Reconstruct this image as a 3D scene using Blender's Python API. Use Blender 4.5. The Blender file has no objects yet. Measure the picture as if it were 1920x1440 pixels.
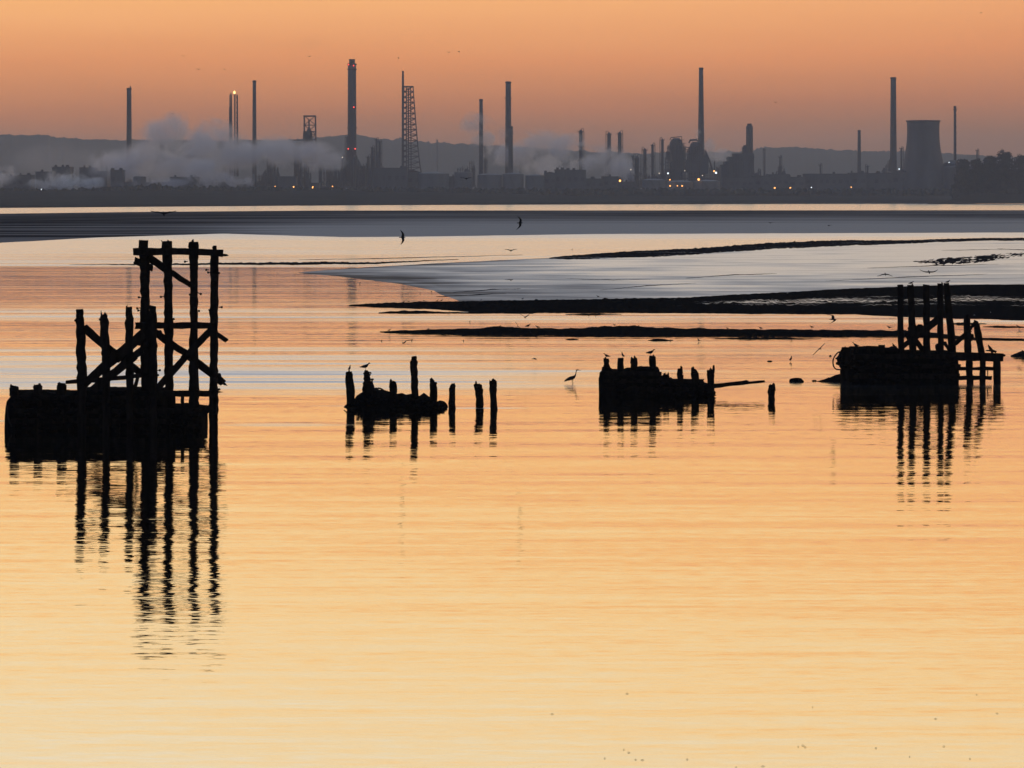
import bpy, math, random
from mathutils import Vector, noise as mnoise

# ------------------------------------------------------------------ camera
F = 5500.0          # focal length in pixels of a 1920 px wide frame
CAMH = 9.0          # eye height above the water
HOR = 370.0         # picture row of the horizon
scene = bpy.context.scene
COL = scene.collection
cam_d = bpy.data.cameras.new('camera')
cam = bpy.data.objects.new('camera', cam_d)
COL.objects.link(cam)
cam.location = (0, 0, CAMH)
cam.rotation_euler = (math.radians(90), 0, 0)
cam_d.sensor_width = 36.0
cam_d.lens = 36.0 * F / 1920.0
cam_d.shift_y = -(720.0 - HOR) / 1920.0
cam_d.clip_start = 1.0
cam_d.clip_end = 40000.0
scene.camera = cam
scene.view_settings.view_transform = 'Standard'
scene.view_settings.look = 'None'
scene.view_settings.exposure = 0.0
scene.view_settings.gamma = 1.0
scene.cycles.volume_bounces = 4
scene.cycles.max_bounces = 6
scene.cycles.glossy_bounces = 4
scene.cycles.diffuse_bounces = 2
scene.cycles.volume_max_steps = 256
scene.cycles.sample_clamp_indirect = 4.0


def lin(c):
    r = []
    for v in c:
        v = v / 255.0
        r.append(v / 12.92 if v <= 0.04045 else ((v + 0.055) / 1.055) ** 2.4)
    return tuple(r)


# ------------------------------------------------------------------ world
SUN_EL, SUN_AZ = 2.0, -55.0      # degrees; azimuth measured from +Y, negative = left of frame
world = bpy.data.worlds.new('World')
scene.world = world
world.use_nodes = True
wt = world.node_tree
wt.nodes.clear()


def N(t, kind, **kw):
    n = t.nodes.new(kind)
    for k, v in kw.items():
        setattr(n, k, v)
    return n


def math_node(t, op, a, b=None, clamp=False):
    n = t.nodes.new('ShaderNodeMath')
    n.operation = op
    n.use_clamp = clamp
    for i, v in enumerate((a, b)):
        if v is None:
            continue
        if isinstance(v, (int, float)):
            n.inputs[i].default_value = v
        else:
            t.links.new(v, n.inputs[i])
    return n.outputs[0]


def ramp(t, fac, stops, interp='LINEAR'):
    n = t.nodes.new('ShaderNodeValToRGB')
    n.color_ramp.interpolation = interp
    e = n.color_ramp.elements
    while len(e) > 1:
        e.remove(e[-1])
    for i, (p, c) in enumerate(stops):
        if i == 0:
            el = e[0]
            el.position = p
        else:
            el = e.new(p)
        if isinstance(c, (int, float)):
            c = (c, c, c)
        el.color = (c[0], c[1], c[2], 1)
    t.links.new(fac, n.inputs[0])
    return n.outputs[0]


tc = N(wt, 'ShaderNodeTexCoord')
sep = N(wt, 'ShaderNodeSeparateXYZ')
wt.links.new(tc.outputs['Generated'], sep.inputs[0])
nz = N(wt, 'ShaderNodeTexNoise')
nz.inputs['Scale'].default_value = 3.0
nz.inputs['Detail'].default_value = 3.0
mp = N(wt, 'ShaderNodeMapping')
mp.inputs['Scale'].default_value = (1.5, 1.5, 14.0)
wt.links.new(tc.outputs['Generated'], mp.inputs[0])
wt.links.new(mp.outputs[0], nz.inputs['Vector'])
jit = math_node(wt, 'MULTIPLY', math_node(wt, 'SUBTRACT', nz.outputs[0], 0.5), 0.016)
tilt = math_node(wt, 'SUBTRACT', 1.0, math_node(wt, 'MULTIPLY', sep.outputs[0], 0.6))   # the sun went down left of the frame
el = math_node(wt, 'MAXIMUM', math_node(wt, 'MULTIPLY', math_node(wt, 'ADD', sep.outputs[2], jit), tilt), 0.0)
# elevation coordinate: sqrt(sin(elevation)) gives the low sky most of the ramp
ec = math_node(wt, 'SQRT', el)


def E(deg):
    return math.sqrt(math.sin(math.radians(deg)))


WEST = [(0.0, (92, 72, 68)), (1.0, (142, 94, 74)), (1.8, (194, 113, 76)), (2.8, (237, 143, 87)), (3.85, (255, 172, 106)),
        (5.5, (255, 182, 100)), (8.0, (255, 207, 136)), (11.0, (248, 216, 162)), (16.0, (240, 226, 198)), (24.0, (196, 210, 220)),
        (38.0, (128, 158, 196)), (60.0, (72, 106, 160)), (88.0, (52, 82, 138))]
EAST = [(0.0, (34, 40, 54)), (6.0, (42, 46, 62)), (14.0, (48, 56, 78)), (40.0, (52, 68, 98)), (88.0, (52, 82, 138))]
west = ramp(wt, ec, [(E(d), lin(c)) for d, c in WEST])
east = ramp(wt, ec, [(E(d), lin(c)) for d, c in EAST])
az = N(wt, 'ShaderNodeMapRange')
az.interpolation_type = 'SMOOTHSTEP'
az.inputs['From Min'].default_value = -0.35
az.inputs['From Max'].default_value = 0.75
wt.links.new(sep.outputs[1], az.inputs['Value'])
mix = N(wt, 'ShaderNodeMix', data_type='RGBA')
wt.links.new(az.outputs[0], mix.inputs[0])
wt.links.new(east, mix.inputs[6])
wt.links.new(west, mix.inputs[7])
sky = N(wt, 'ShaderNodeTexSky', sky_type='NISHITA')
sky.sun_disc = False
sky.sun_elevation = math.radians(SUN_EL)
sky.sun_rotation = math.radians(SUN_AZ)
bg1 = N(wt, 'ShaderNodeBackground')
bg1.inputs['Strength'].default_value = 1.0
wt.links.new(mix.outputs[2], bg1.inputs[0])
bg2 = N(wt, 'ShaderNodeBackground')
bg2.inputs['Strength'].default_value = 0.05
wt.links.new(sky.outputs[0], bg2.inputs[0])
add = N(wt, 'ShaderNodeAddShader')
wt.links.new(bg1.outputs[0], add.inputs[0])
wt.links.new(bg2.outputs[0], add.inputs[1])
wo = N(wt, 'ShaderNodeOutputWorld')
wt.links.new(add.outputs[0], wo.inputs[0])

sd = bpy.data.lights.new('sun', 'SUN')
sd.energy = 0.12
sd.angle = math.radians(4)
sd.color = (1.0, 0.62, 0.36)
so = bpy.data.objects.new('sun', sd)
COL.objects.link(so)
a_, e_ = math.radians(SUN_AZ), math.radians(SUN_EL)
dirv = Vector((math.sin(a_) * math.cos(e_), math.cos(a_) * math.cos(e_), math.sin(e_)))
so.rotation_euler = dirv.to_track_quat('Z', 'Y').to_euler()
so.location = dirv * 500

# ------------------------------------------------------------------ helpers


def P(px, py, Y):
    return Vector(((px - 960.0) / F * Y, Y, CAMH - (py - HOR) / F * Y))


def YR(row):
    """distance of the water surface seen at a picture row"""
    return CAMH * F / (row - HOR)


def interp(pts, x):
    if x <= pts[0][0]:
        return pts[0][1]
    for (x0, y0), (x1, y1) in zip(pts, pts[1:]):
        if x <= x1:
            t = (x - x0) / (x1 - x0)
            return y0 + (y1 - y0) * t
    return pts[-1][1]


def tag(o, label=None, cat=None, group=None, kind=None):
    if label:
        o['label'] = label
    if cat:
        o['category'] = cat
    if group:
        o['group'] = group
    if kind:
        o['kind'] = kind
    return o


def empty(name, loc, label, cat, group=None):
    o = bpy.data.objects.new(name, None)
    o.empty_display_size = 0.5
    COL.objects.link(o)
    o.location = loc
    return tag(o, label, cat, group)


class MB:
    def __init__(self):
        self.v, self.f = [], []

    def add(self, vs, fs):
        b = len(self.v)
        self.v += [tuple(x) for x in vs]
        self.f += [tuple(b + i for i in f) for f in fs]
        return self

    def box(self, c, s):
        x, y, z = c
        a, b, d = s[0] / 2, s[1] / 2, s[2] / 2
        vs = [(x + i * a, y + j * b, z + k * d) for k in (-1, 1) for j in (-1, 1) for i in (-1, 1)]
        return self.add(vs, [(0, 2, 3, 1), (4, 5, 7, 6), (0, 1, 5, 4), (2, 6, 7, 3), (0, 4, 6, 2), (1, 3, 7, 5)])

    def rings(self, rings, cap=True):
        n = len(rings[0])
        vs = [p for r in rings for p in r]
        fs = []
        for i in range(len(rings) - 1):
            for j in range(n):
                k = (j + 1) % n
                fs.append((i * n + j, i * n + k, (i + 1) * n + k, (i + 1) * n + j))
        if cap:
            fs.append(tuple(range(n))[::-1])
            fs.append(tuple((len(rings) - 1) * n + j for j in range(n)))
        return self.add(vs, fs)

    def lathe(self, cx, cy, prof, n=16):
        """prof: (radius, z) pairs from the bottom up"""
        return self.rings([[(cx + r * math.cos(2 * math.pi * j / n), cy + r * math.sin(2 * math.pi * j / n), z) for j in range(n)] for r, z in prof])

    def tube(self, pts, rad, n=6, flat=1.0):
        pts = [Vector(p) for p in pts]
        if not isinstance(rad, (list, tuple)):
            rad = [rad] * len(pts)
        rs = []
        for i, p in enumerate(pts):
            d = (pts[min(i + 1, len(pts) - 1)] - pts[max(i - 1, 0)])
            if d.length < 1e-9:
                d = Vector((0, 0, 1))
            d.normalize()
            up = Vector((0, 0, 1)) if abs(d.z) < 0.9 else Vector((0, 1, 0))
            s = d.cross(up).normalized()
            u = s.cross(d).normalized()
            rs.append([p + s * (rad[i] * flat * math.cos(2 * math.pi * j / n)) + u * (rad[i] * math.sin(2 * math.pi * j / n)) for j in range(n)])
        return self.rings(rs)

    def build(self, name, mat, parent=None, smooth=False):
        off = Vector(parent.location) if parent is not None else Vector((0, 0, 0))
        if parent is not None and parent.parent is not None:
            off = off + Vector(parent.parent.location)
        loc = Vector((0, 0, 0))
        if parent is None and self.v:
            n = len(self.v)
            loc = Vector((sum(p[0] for p in self.v) / n, sum(p[1] for p in self.v) / n, min(p[2] for p in self.v)))
            off = loc
        me = bpy.data.meshes.new(name)
        me.from_pydata([(p[0] - off.x, p[1] - off.y, p[2] - off.z) for p in self.v], [], self.f)
        me.materials.append(mat)
        if smooth:
            me.polygons.foreach_set('use_smooth', [True] * len(me.polygons))
        me.update()
        o = bpy.data.objects.new(name, me)
        COL.objects.link(o)
        if parent is not None:
            o.parent = parent
        else:
            o.location = loc
        return o


# ------------------------------------------------------------------ materials
def new_mat(name):
    m = bpy.data.materials.new(name)
    m.use_nodes = True
    t = m.node_tree
    t.nodes.clear()
    out = N(t, 'ShaderNodeOutputMaterial')
    return m, t, out


def noisy(name, c0, c1, scale=(1, 1, 1), rough=0.85, detail=5, metallic=0.0, spec=0.3, bump=0.0):
    m, t, out = new_mat(name)
    c = N(t, 'ShaderNodeTexCoord')
    mp = N(t, 'ShaderNodeMapping')
    mp.inputs['Scale'].default_value = scale
    t.links.new(c.outputs['Object'], mp.inputs[0])
    n = N(t, 'ShaderNodeTexNoise')
    n.inputs['Scale'].default_value = 1.0
    n.inputs['Detail'].default_value = detail
    t.links.new(mp.outputs[0], n.inputs['Vector'])
    col = ramp(t, n.outputs[0], [(0.3, c0), (0.7, c1)])
    b = N(t, 'ShaderNodeBsdfPrincipled')
    b.inputs['Roughness'].default_value = rough
    b.inputs['Metallic'].default_value = metallic
    b.inputs['Specular IOR Level'].default_value = spec
    t.links.new(col, b.inputs['Base Color'])
    if bump:
        bn = N(t, 'ShaderNodeBump')
        bn.inputs['Strength'].default_value = bump
        bn.inputs['Distance'].default_value = 0.05
        t.links.new(n.outputs[0], bn.inputs['Height'])
        t.links.new(bn.outputs[0], b.inputs['Normal'])
    t.links.new(b.outputs[0], out.inputs[0])
    return m


def glow(name, col, s):
    m, t, out = new_mat(name)
    e = N(t, 'ShaderNodeEmission')
    e.inputs[0].default_value = (*col, 1)
    e.inputs[1].default_value = s
    t.links.new(e.outputs[0], out.inputs[0])
    return m


M = {}
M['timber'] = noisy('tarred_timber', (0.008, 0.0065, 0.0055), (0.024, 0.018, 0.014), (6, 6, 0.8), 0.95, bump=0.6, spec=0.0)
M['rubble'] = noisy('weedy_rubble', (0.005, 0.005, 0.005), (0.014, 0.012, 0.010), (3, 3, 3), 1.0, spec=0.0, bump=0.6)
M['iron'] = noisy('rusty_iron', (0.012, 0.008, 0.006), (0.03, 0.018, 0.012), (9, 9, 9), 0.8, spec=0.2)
M['concrete'] = noisy('weathered_concrete', (0.09, 0.085, 0.085), (0.17, 0.16, 0.155), (0.05, 0.05, 0.01), 0.9)
M['steel'] = noisy('grey_steel', (0.07, 0.07, 0.08), (0.14, 0.14, 0.15), (0.1, 0.1, 0.03), 0.7)
M['brick'] = noisy('dark_brick', (0.07, 0.05, 0.05), (0.12, 0.09, 0.08), (0.05, 0.05, 0.05), 0.9)
M['shed'] = noisy('shed_cladding', (0.08, 0.09, 0.10), (0.16, 0.16, 0.17), (0.03, 0.03, 0.01), 0.8)
M['tank'] = noisy('painted_tank', (0.16, 0.17, 0.18), (0.26, 0.26, 0.26), (0.03, 0.03, 0.01), 0.7)
M['land'] = noisy('salt_marsh', (0.018, 0.02, 0.016), (0.04, 0.04, 0.03), (0.01, 0.02, 0.01), 1.0, spec=0.0)
M['bank'] = noisy('river_bank_grass', (0.008, 0.009, 0.007), (0.02, 0.02, 0.015), (0.02, 0.05, 0.01), 1.0, spec=0.0)
M['wood'] = noisy('woodland', (0.03, 0.035, 0.025), (0.06, 0.06, 0.04), (0.05, 0.05, 0.05), 1.0, spec=0.0)
M['leaf'] = noisy('dark_foliage', (0.008, 0.010, 0.007), (0.022, 0.024, 0.015), (0.2, 0.2, 0.2), 1.0, spec=0.0)
M['bark'] = noisy('bark', (0.02, 0.017, 0.013), (0.05, 0.04, 0.03), (1, 1, 0.3), 1.0, spec=0.0)
M['plume'] = noisy('gull_plumage', (0.05, 0.05, 0.06), (0.13, 0.13, 0.14), (8, 8, 8), 0.8, spec=0.1)
M['pale_plume'] = noisy('pale_gull_plumage', (0.35, 0.35, 0.36), (0.6, 0.6, 0.6), (8, 8, 8), 0.8, spec=0.1)
M['dark_plume'] = noisy('grey_plumage', (0.01, 0.01, 0.013), (0.03, 0.03, 0.033), (8, 8, 8), 0.85, spec=0.1)
M['amber'] = glow('sodium_light', (1.0, 0.40, 0.10), 4.0)
M['white_light'] = glow('white_light', (0.85, 0.95, 1.0), 2.2)
M['dim_light'] = glow('dim_light', (0.9, 0.75, 0.6), 1.2)
M['red_light'] = glow('red_light', (1.0, 0.06, 0.04), 3.0)
M['flame'] = glow('flame', (1.0, 0.55, 0.18), 4.0)


def water_material():
    m, t, out = new_mat('estuary_water')
    c = N(t, 'ShaderNodeTexCoord')
    sp = N(t, 'ShaderNodeSeparateXYZ')
    t.links.new(c.outputs['Object'], sp.inputs[0])
    X, Y = sp.outputs[0], sp.outputs[1]

    def nz(sx, sy, detail=2, off=0.0, rot=0.0):
        mp = N(t, 'ShaderNodeMapping')
        mp.inputs['Scale'].default_value = (sx, sy, 1)
        mp.inputs['Location'].default_value = (off, off * 1.7, 0)
        mp.inputs['Rotation'].default_value = (0, 0, rot)
        t.links.new(c.outputs['Object'], mp.inputs[0])
        n = N(t, 'ShaderNodeTexNoise')
        n.noise_dimensions = '2D'
        n.inputs['Scale'].default_value = 1.0
        n.inputs['Detail'].default_value = detail
        t.links.new(mp.outputs[0], n.inputs['Vector'])
        return n

    def slope(n, amp):
        s = N(t, 'ShaderNodeVectorMath', operation='SUBTRACT')
        t.links.new(n.outputs['Color'], s.inputs[0])
        s.inputs[1].default_value = (0.5, 0.5, 0.5)
        k = N(t, 'ShaderNodeVectorMath', operation='SCALE')
        t.links.new(s.outputs[0], k.inputs[0])
        if isinstance(amp, (int, float)):
            k.inputs['Scale'].default_value = amp
        else:
            t.links.new(amp, k.inputs['Scale'])
        return k.outputs[0]

    # calm mirror and wind-ruffled reaches, by distance up the estuary (w = 1/Y)
    w = math_node(t, 'DIVIDE', 49.5 / 0.45, math_node(t, 'MAXIMUM', Y, 30.0))
    bend = nz(0.015, 0.03, 4, 3.1)
    w2 = math_node(t, 'ADD', w, math_node(t, 'MULTIPLY', math_node(t, 'SUBTRACT', bend.outputs[0], 0.5), math_node(t, 'MULTIPLY', w, 0.10)))

    def R(row):
        return (row - HOR) / 450.0
    level = ramp(t, w2, [(0.0, 0.34), (R(400), 0.34), (R(440), 0.62), (R(452), 0.40), (R(490), 0.42), (R(498), 0.5), (R(503), 0.02), (R(565), 0.0),
                         (R(584), 0.30), (R(596), 0.42), (R(606), 0.05), (R(636), 0.12), (R(650), 0.26), (R(680), 0.38), (R(694), 0.64),
                         (R(716), 0.58), (R(730), 0.26), (R(745), 0.06), (R(790), 0.02), (R(830), 0.0)])
    streak = nz(0.010, 0.22, 4, 11.0, 0.01)
    streak2 = nz(0.035, 1.5, 4, 5.0, -0.004)
    far = N(t, 'ShaderNodeMapRange')
    far.inputs['From Min'].default_value = 108
    far.inputs['From Max'].default_value = 150
    t.links.new(Y, far.inputs['Value'])
    nn = math_node(t, 'ADD', math_node(t, 'MULTIPLY', math_node(t, 'SUBTRACT', streak.outputs[0], 0.54), 2.0),
                   math_node(t, 'MULTIPLY', math_node(t, 'SUBTRACT', streak2.outputs[0], 0.5), 2.2))
    far2 = N(t, 'ShaderNodeMapRange')
    far2.inputs['From Min'].default_value = 560
    far2.inputs['From Max'].default_value = 380
    far2.inputs['To Min'].default_value = 0.15
    t.links.new(Y, far2.inputs['Value'])
    nn = math_node(t, 'MULTIPLY', nn, math_node(t, 'MULTIPLY', far.outputs[0], far2.outputs[0]))
    Mk = math_node(t, 'ADD', level, math_node(t, 'MULTIPLY', nn, 0.55), clamp=True)
    # the breeze has reached the left side of the near reach only
    lee = N(t, 'ShaderNodeMapRange')
    lee.interpolation_type = 'SMOOTHSTEP'
    lee.inputs['From Min'].default_value = 12.0
    lee.inputs['From Max'].default_value = -12.0
    lee.inputs['To Min'].default_value = 0.30
    t.links.new(X, lee.inputs['Value'])
    near = N(t, 'ShaderNodeMapRange')
    near.inputs['From Min'].default_value = 150.0
    near.inputs['From Max'].default_value = 185.0
    t.links.new(Y, near.inputs['Value'])
    Mk = math_node(t, 'MULTIPLY', Mk, math_node(t, 'MAXIMUM', near.outputs[0], lee.outputs[0]))
    # a few cat's paws of wind where the current eddies round the ruins
    for x0, y0, a, b_, g in ((-9.0, 116.0, 3.6, 1.1, 0.75), (-12.5, 143.0, 14.0, 1.0, 0.8), (-1.2, 125.3, 2.6, 0.45, 0.8), (-16.0, 149.0, 12.0, 1.6, 0.55), (4.0, 152.0, 9.0, 1.2, 0.4),
                             (-21.5, 118.0, 2.5, 0.7, 0.7), (-6.5, 126.5, 3.4, 0.3, 0.6)):
        dx = math_node(t, 'DIVIDE', math_node(t, 'SUBTRACT', X, x0), a)
        dy = math_node(t, 'DIVIDE', math_node(t, 'SUBTRACT', Y, y0), b_)
        q = math_node(t, 'SUBTRACT', 1.0, math_node(t, 'ADD', math_node(t, 'MULTIPLY', dx, dx), math_node(t, 'MULTIPLY', dy, dy)), clamp=True)
        q = math_node(t, 'MULTIPLY', math_node(t, 'MULTIPLY', q, g * 1.5), streak2.outputs[0])
        Mk = math_node(t, 'ADD', Mk, q, clamp=True)
    rough = math_node(t, 'ADD', math_node(t, 'MULTIPLY', Mk, 0.52), 0.03)

    amp1 = math_node(t, 'ADD', 0.042, math_node(t, 'MULTIPLY', Mk, 0.03))
    s1 = slope(nz(0.22, 3.0, 3, 0.0, 0.02), amp1)
    s2 = slope(nz(0.02, 0.75, 3, 7.0, -0.012), 0.044)
    s3 = slope(nz(1.6, 8.0, 2, 2.0), 0.055)
    s4 = slope(nz(0.02, 0.12, 2, 21.0, 0.02), 0.004)
    acc = s1
    for s in (s2, s3, s4):
        a = N(t, 'ShaderNodeVectorMath', operation='ADD')
        t.links.new(acc, a.inputs[0])
        t.links.new(s, a.inputs[1])
        acc = a.outputs[0]
    sx = N(t, 'ShaderNodeVectorMath', operation='MULTIPLY')
    t.links.new(acc, sx.inputs[0])
    sx.inputs[1].default_value = (0.6, 1.0, 0.0)
    a = N(t, 'ShaderNodeVectorMath', operation='ADD')
    t.links.new(sx.outputs[0], a.inputs[0])
    a.inputs[1].default_value = (0, 0, 1)
    nrm = N(t, 'ShaderNodeVectorMath', operation='NORMALIZE')
    t.links.new(a.outputs[0], nrm.inputs[0])
    b = N(t, 'ShaderNodeBsdfPrincipled')
    b.inputs['Base Color'].default_value = (0.87, 0.87, 0.88, 1)
    b.inputs['Metallic'].default_value = 1.0
    t.links.new(rough, b.inputs['Roughness'])
    t.links.new(nrm.outputs[0], b.inputs['Normal'])
    t.links.new(b.outputs[0], out.inputs[0])
    return m


def mud_material(name, base, film, scale, thr, soft, rough, rough_dry=0.75, slopeamp=0.03, spec=0.2, lift=0.16):
    """mud under a film of water: a noise mask decides where the film lies"""
    m, t, out = new_mat(name)
    c = N(t, 'ShaderNodeTexCoord')
    mp = N(t, 'ShaderNodeMapping')
    mp.inputs['Scale'].default_value = (*scale, 1)
    t.links.new(c.outputs['Object'], mp.inputs[0])
    n = N(t, 'ShaderNodeTexNoise')
    n.inputs['Scale'].default_value = 1.0
    n.inputs['Detail'].default_value = 6
    n.inputs['Roughness'].default_value = 0.6
    t.links.new(mp.outputs[0], n.inputs['Vector'])
    at = N(t, 'ShaderNodeAttribute')
    at.attribute_name = 'wet'
    v = math_node(t, 'ADD', n.outputs[0], at.outputs['Fac'])
    mask = N(t, 'ShaderNodeMapRange')
    mask.inputs['From Min'].default_value = thr
    mask.inputs['From Max'].default_value = thr + soft
    mask.inputs['To Max'].default_value = film
    t.links.new(v, mask.inputs['Value'])
    dry = N(t, 'ShaderNodeBsdfPrincipled')
    dry.inputs['Roughness'].default_value = rough_dry
    dry.inputs['Specular IOR Level'].default_value = spec
    t.links.new(ramp(t, n.outputs[0], [(0.3, tuple(x * 0.7 for x in base)), (0.7, base)]), dry.inputs['Base Color'])
    wet = N(t, 'ShaderNodeBsdfPrincipled')
    wet.inputs['Base Color'].default_value = (0.88, 0.89, 0.9, 1)
    wet.inputs['Metallic'].default_value = 1.0
    wet.inputs['Roughness'].default_value = rough
    rr_ = N(t, 'ShaderNodeMapRange')
    rr_.inputs['To Min'].default_value = rough + lift
    rr_.inputs['To Max'].default_value = rough - 0.06
    t.links.new(math_node(t, 'DIVIDE', mask.outputs[0], film), rr_.inputs['Value'])
    t.links.new(rr_.outputs[0], wet.inputs['Roughness'])
    s = N(t, 'ShaderNodeVectorMath', operation='SUBTRACT')
    mp2 = N(t, 'ShaderNodeMapping')
    mp2.inputs['Scale'].default_value = (scale[0] * 9, scale[1] * 9, 1)
    t.links.new(c.outputs['Object'], mp2.inputs[0])
    n2 = N(t, 'ShaderNodeTexNoise')
    n2.inputs['Scale'].default_value = 1.0
    n2.inputs['Detail'].default_value = 4
    t.links.new(mp2.outputs[0], n2.inputs['Vector'])
    t.links.new(n2.outputs['Color'], s.inputs[0])
    s.inputs[1].default_value = (0.5, 0.5, 0.5)
    k = N(t, 'ShaderNodeVectorMath', operation='MULTIPLY')
    t.links.new(s.outputs[0], k.inputs[0])
    k.inputs[1].default_value = (slopeamp * 2, slopeamp * 2, 0)
    g = N(t, 'ShaderNodeNewGeometry')
    ad = N(t, 'ShaderNodeVectorMath', operation='ADD')
    t.links.new(k.outputs[0], ad.inputs[0])
    t.links.new(g.outputs['Normal'], ad.inputs[1])
    nr = N(t, 'ShaderNodeVectorMath', operation='NORMALIZE')
    t.links.new(ad.outputs[0], nr.inputs[0])
    t.links.new(nr.outputs[0], wet.inputs['Normal'])
    t.links.new(nr.outputs[0], dry.inputs['Normal'])
    mx = N(t, 'ShaderNodeMixShader')
    t.links.new(mask.outputs[0], mx.inputs[0])
    t.links.new(dry.outputs[0], mx.inputs[1])
    t.links.new(wet.outputs[0], mx.inputs[2])
    t.links.new(mx.outputs[0], out.inputs[0])
    return m


M['water'] = water_material()
M['far_mud'] = mud_material('far_mud', (0.014, 0.015, 0.019), 0.34, (0.005, 0.035), 0.36, 0.34, 0.68, spec=0.0)
M['wet_mud'] = mud_material('wet_mud', (0.05, 0.05, 0.055), 0.92, (0.045, 0.11), 0.30, 0.50, 0.40, slopeamp=0.09, lift=0.26)
M['weed_mud'] = mud_material('weed_mud', (0.010, 0.010, 0.010), 0.75, (0.10, 0.9), 0.66, 0.05, 0.40, 1.0, slopeamp=0.02, spec=0.0)
M['ridge_mud'] = mud_material('ridge_mud', (0.012, 0.012, 0.015), 0.35, (0.05, 0.3), 0.58, 0.2, 0.5, 1.0, spec=0.0)


# ------------------------------------------------------------------ air
def haze_box():
    mb = MB()
    mb.box((0, 7350, 159), (9800, 15300, 322))
    m, t, out = new_mat('haze_air')
    v = N(t, 'ShaderNodeVolumePrincipled')
    v.inputs['Color'].default_value = (0.82, 0.87, 0.93, 1)
    v.inputs['Density'].default_value = HAZE
    v.inputs['Anisotropy'].default_value = 0.25
    t.links.new(v.outputs[0], out.inputs['Volume'])
    o = mb.build('haze', m)
    tag(o, 'thin dusk haze lying over the estuary and the works', 'haze', kind='stuff')
    return o


HAZE = 6.6e-5

# ------------------------------------------------------------------ water and ground
mb = MB()
mb.add([(-4800, -200, 0), (4800, -200, 0), (4800, 14000, 0), (-4800, 14000, 0)], [(0, 1, 2, 3)])
o = mb.build('water', M['water'])
# keep object space equal to world space for the wave pattern
for v in o.data.vertices:
    v.co += o.location
o.location = (0, 0, 0)
tag(o, kind='structure')


def sm(v, a, b):
    t_ = min(1.0, max(0.0, (v - a) / (b - a)))
    return t_ * t_ * (3 - 2 * t_)


def sheet(name, top, bot, mat, zfun=None, nx=220, ny=24, wet=None, x0=None, x1=None, rag=1.0):
    """a low bank of mud between its near edge (bot) and far edge (top), both given as lines of ground points"""
    x0 = top[0][0] if x0 is None else x0
    x1 = top[-1][0] if x1 is None else x1
    vs, fs, ws = [], [], []
    for i in range(nx + 1):
        px = x0 + (x1 - x0) * i / nx
        jf = mnoise.noise(Vector((px * 0.02, 1.3, 0))) * 0.004 + mnoise.noise(Vector((px * 0.11, 7.3, 0))) * 0.002
        jf *= rag
        yn = YR(interp(bot, px)) * (1 + jf)
        yf = YR(interp(top, px)) * (1 + jf * 0.5)
        for j in range(ny + 1):
            s = j / ny
            y = yn + (yf - yn) * s
            z = zfun(px, s, y) if zfun else 0.03 * math.sin(math.pi * min(1, max(0, s))) + 0.004 - (0.03 if j in (0, ny) else 0)
            vs.append(((px - 960) / F * y, y, z))
            ws.append(wet(px, s) if wet else 0.0)
    for i in range(nx):
        for j in range(ny):
            a = i * (ny + 1) + j
            fs.append((a, a + ny + 1, a + ny + 2, a + 1))
    b = MB()
    b.add(vs, fs)
    ob = b.build(name, mat, smooth=True)
    for v in ob.data.vertices:
        v.co += ob.location
    ob.location = (0, 0, 0)
    at = ob.data.attributes.new('wet', 'FLOAT', 'POINT')
    at.data.foreach_set('value', ws)
    tag(ob, kind='structure')
    return ob


XL, XR = -260, 2180
# far flats between the two cream reaches
sheet('far_mudflat', [(XL, 400), (0, 400), (240, 397), (600, 394.2), (1920, 393.6), (XR, 393.4)],
      [(XL, 466), (0, 461), (180, 450), (420, 442), (640, 450), (800, 449), (1100, 443.5), (1920, 440), (XR, 440)], M['far_mud'],
      wet=lambda px, s: (0.12 + 0.30 * sm(px, 250, 700)) * max(0, 1 - s * 2.2) - (0.16 - 0.20 * sm(px, 200, 900)) * (1 - s) - 0.08 * s + 0.06 * mnoise.noise(Vector((px * 0.003, s * 14, 0))))
# wet tongue of mud
sheet('wet_mudflat', [(560, 511), (600, 507), (700, 500), (820, 493), (1000, 484), (1200, 478), (1400, 468), (1700, 452), (1920, 446), (XR, 442)],
      [(560, 511.6), (640, 519), (750, 533), (816, 547), (822, 553), (850, 562), (900, 585), (1920, 600), (XR, 600)], M['wet_mud'], nx=300, ny=50,
      wet=lambda px, s: -0.17 + 0.24 * sm(px, 640, 1200) + 0.16 * sm(s, 0.22, 0.55) - 0.22 * sm(s, 0.86, 1.0) * (1 - sm(px, 1300, 1500)) + 0.10 * sm(px, 1000, 1500) + 0.10 * mnoise.noise(Vector((px * 0.006, s * 9, 3))))


def ridge_z(crest, h0, bump=0.03, fr=0.08, peak=0.55):
    def fz(px, s, y):
        e = min(1.0, max(0.0, interp(crest, px)))
        if s <= peak:
            prof = math.sin(0.5 * math.pi * s / peak)
        else:
            prof = math.cos(0.5 * math.pi * (s - peak) / (1 - peak))
        b = mnoise.noise(Vector((px * fr, y * 0.35, 2.0))) * bump + mnoise.noise(Vector((px * fr * 5, y * 1.1, 5.0))) * bump * 0.5
        return (h0 * prof * e + b * e * min(1, prof * 2)) - (0.04 if s in (0.0, 1.0) else -0.012)
    return fz


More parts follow.
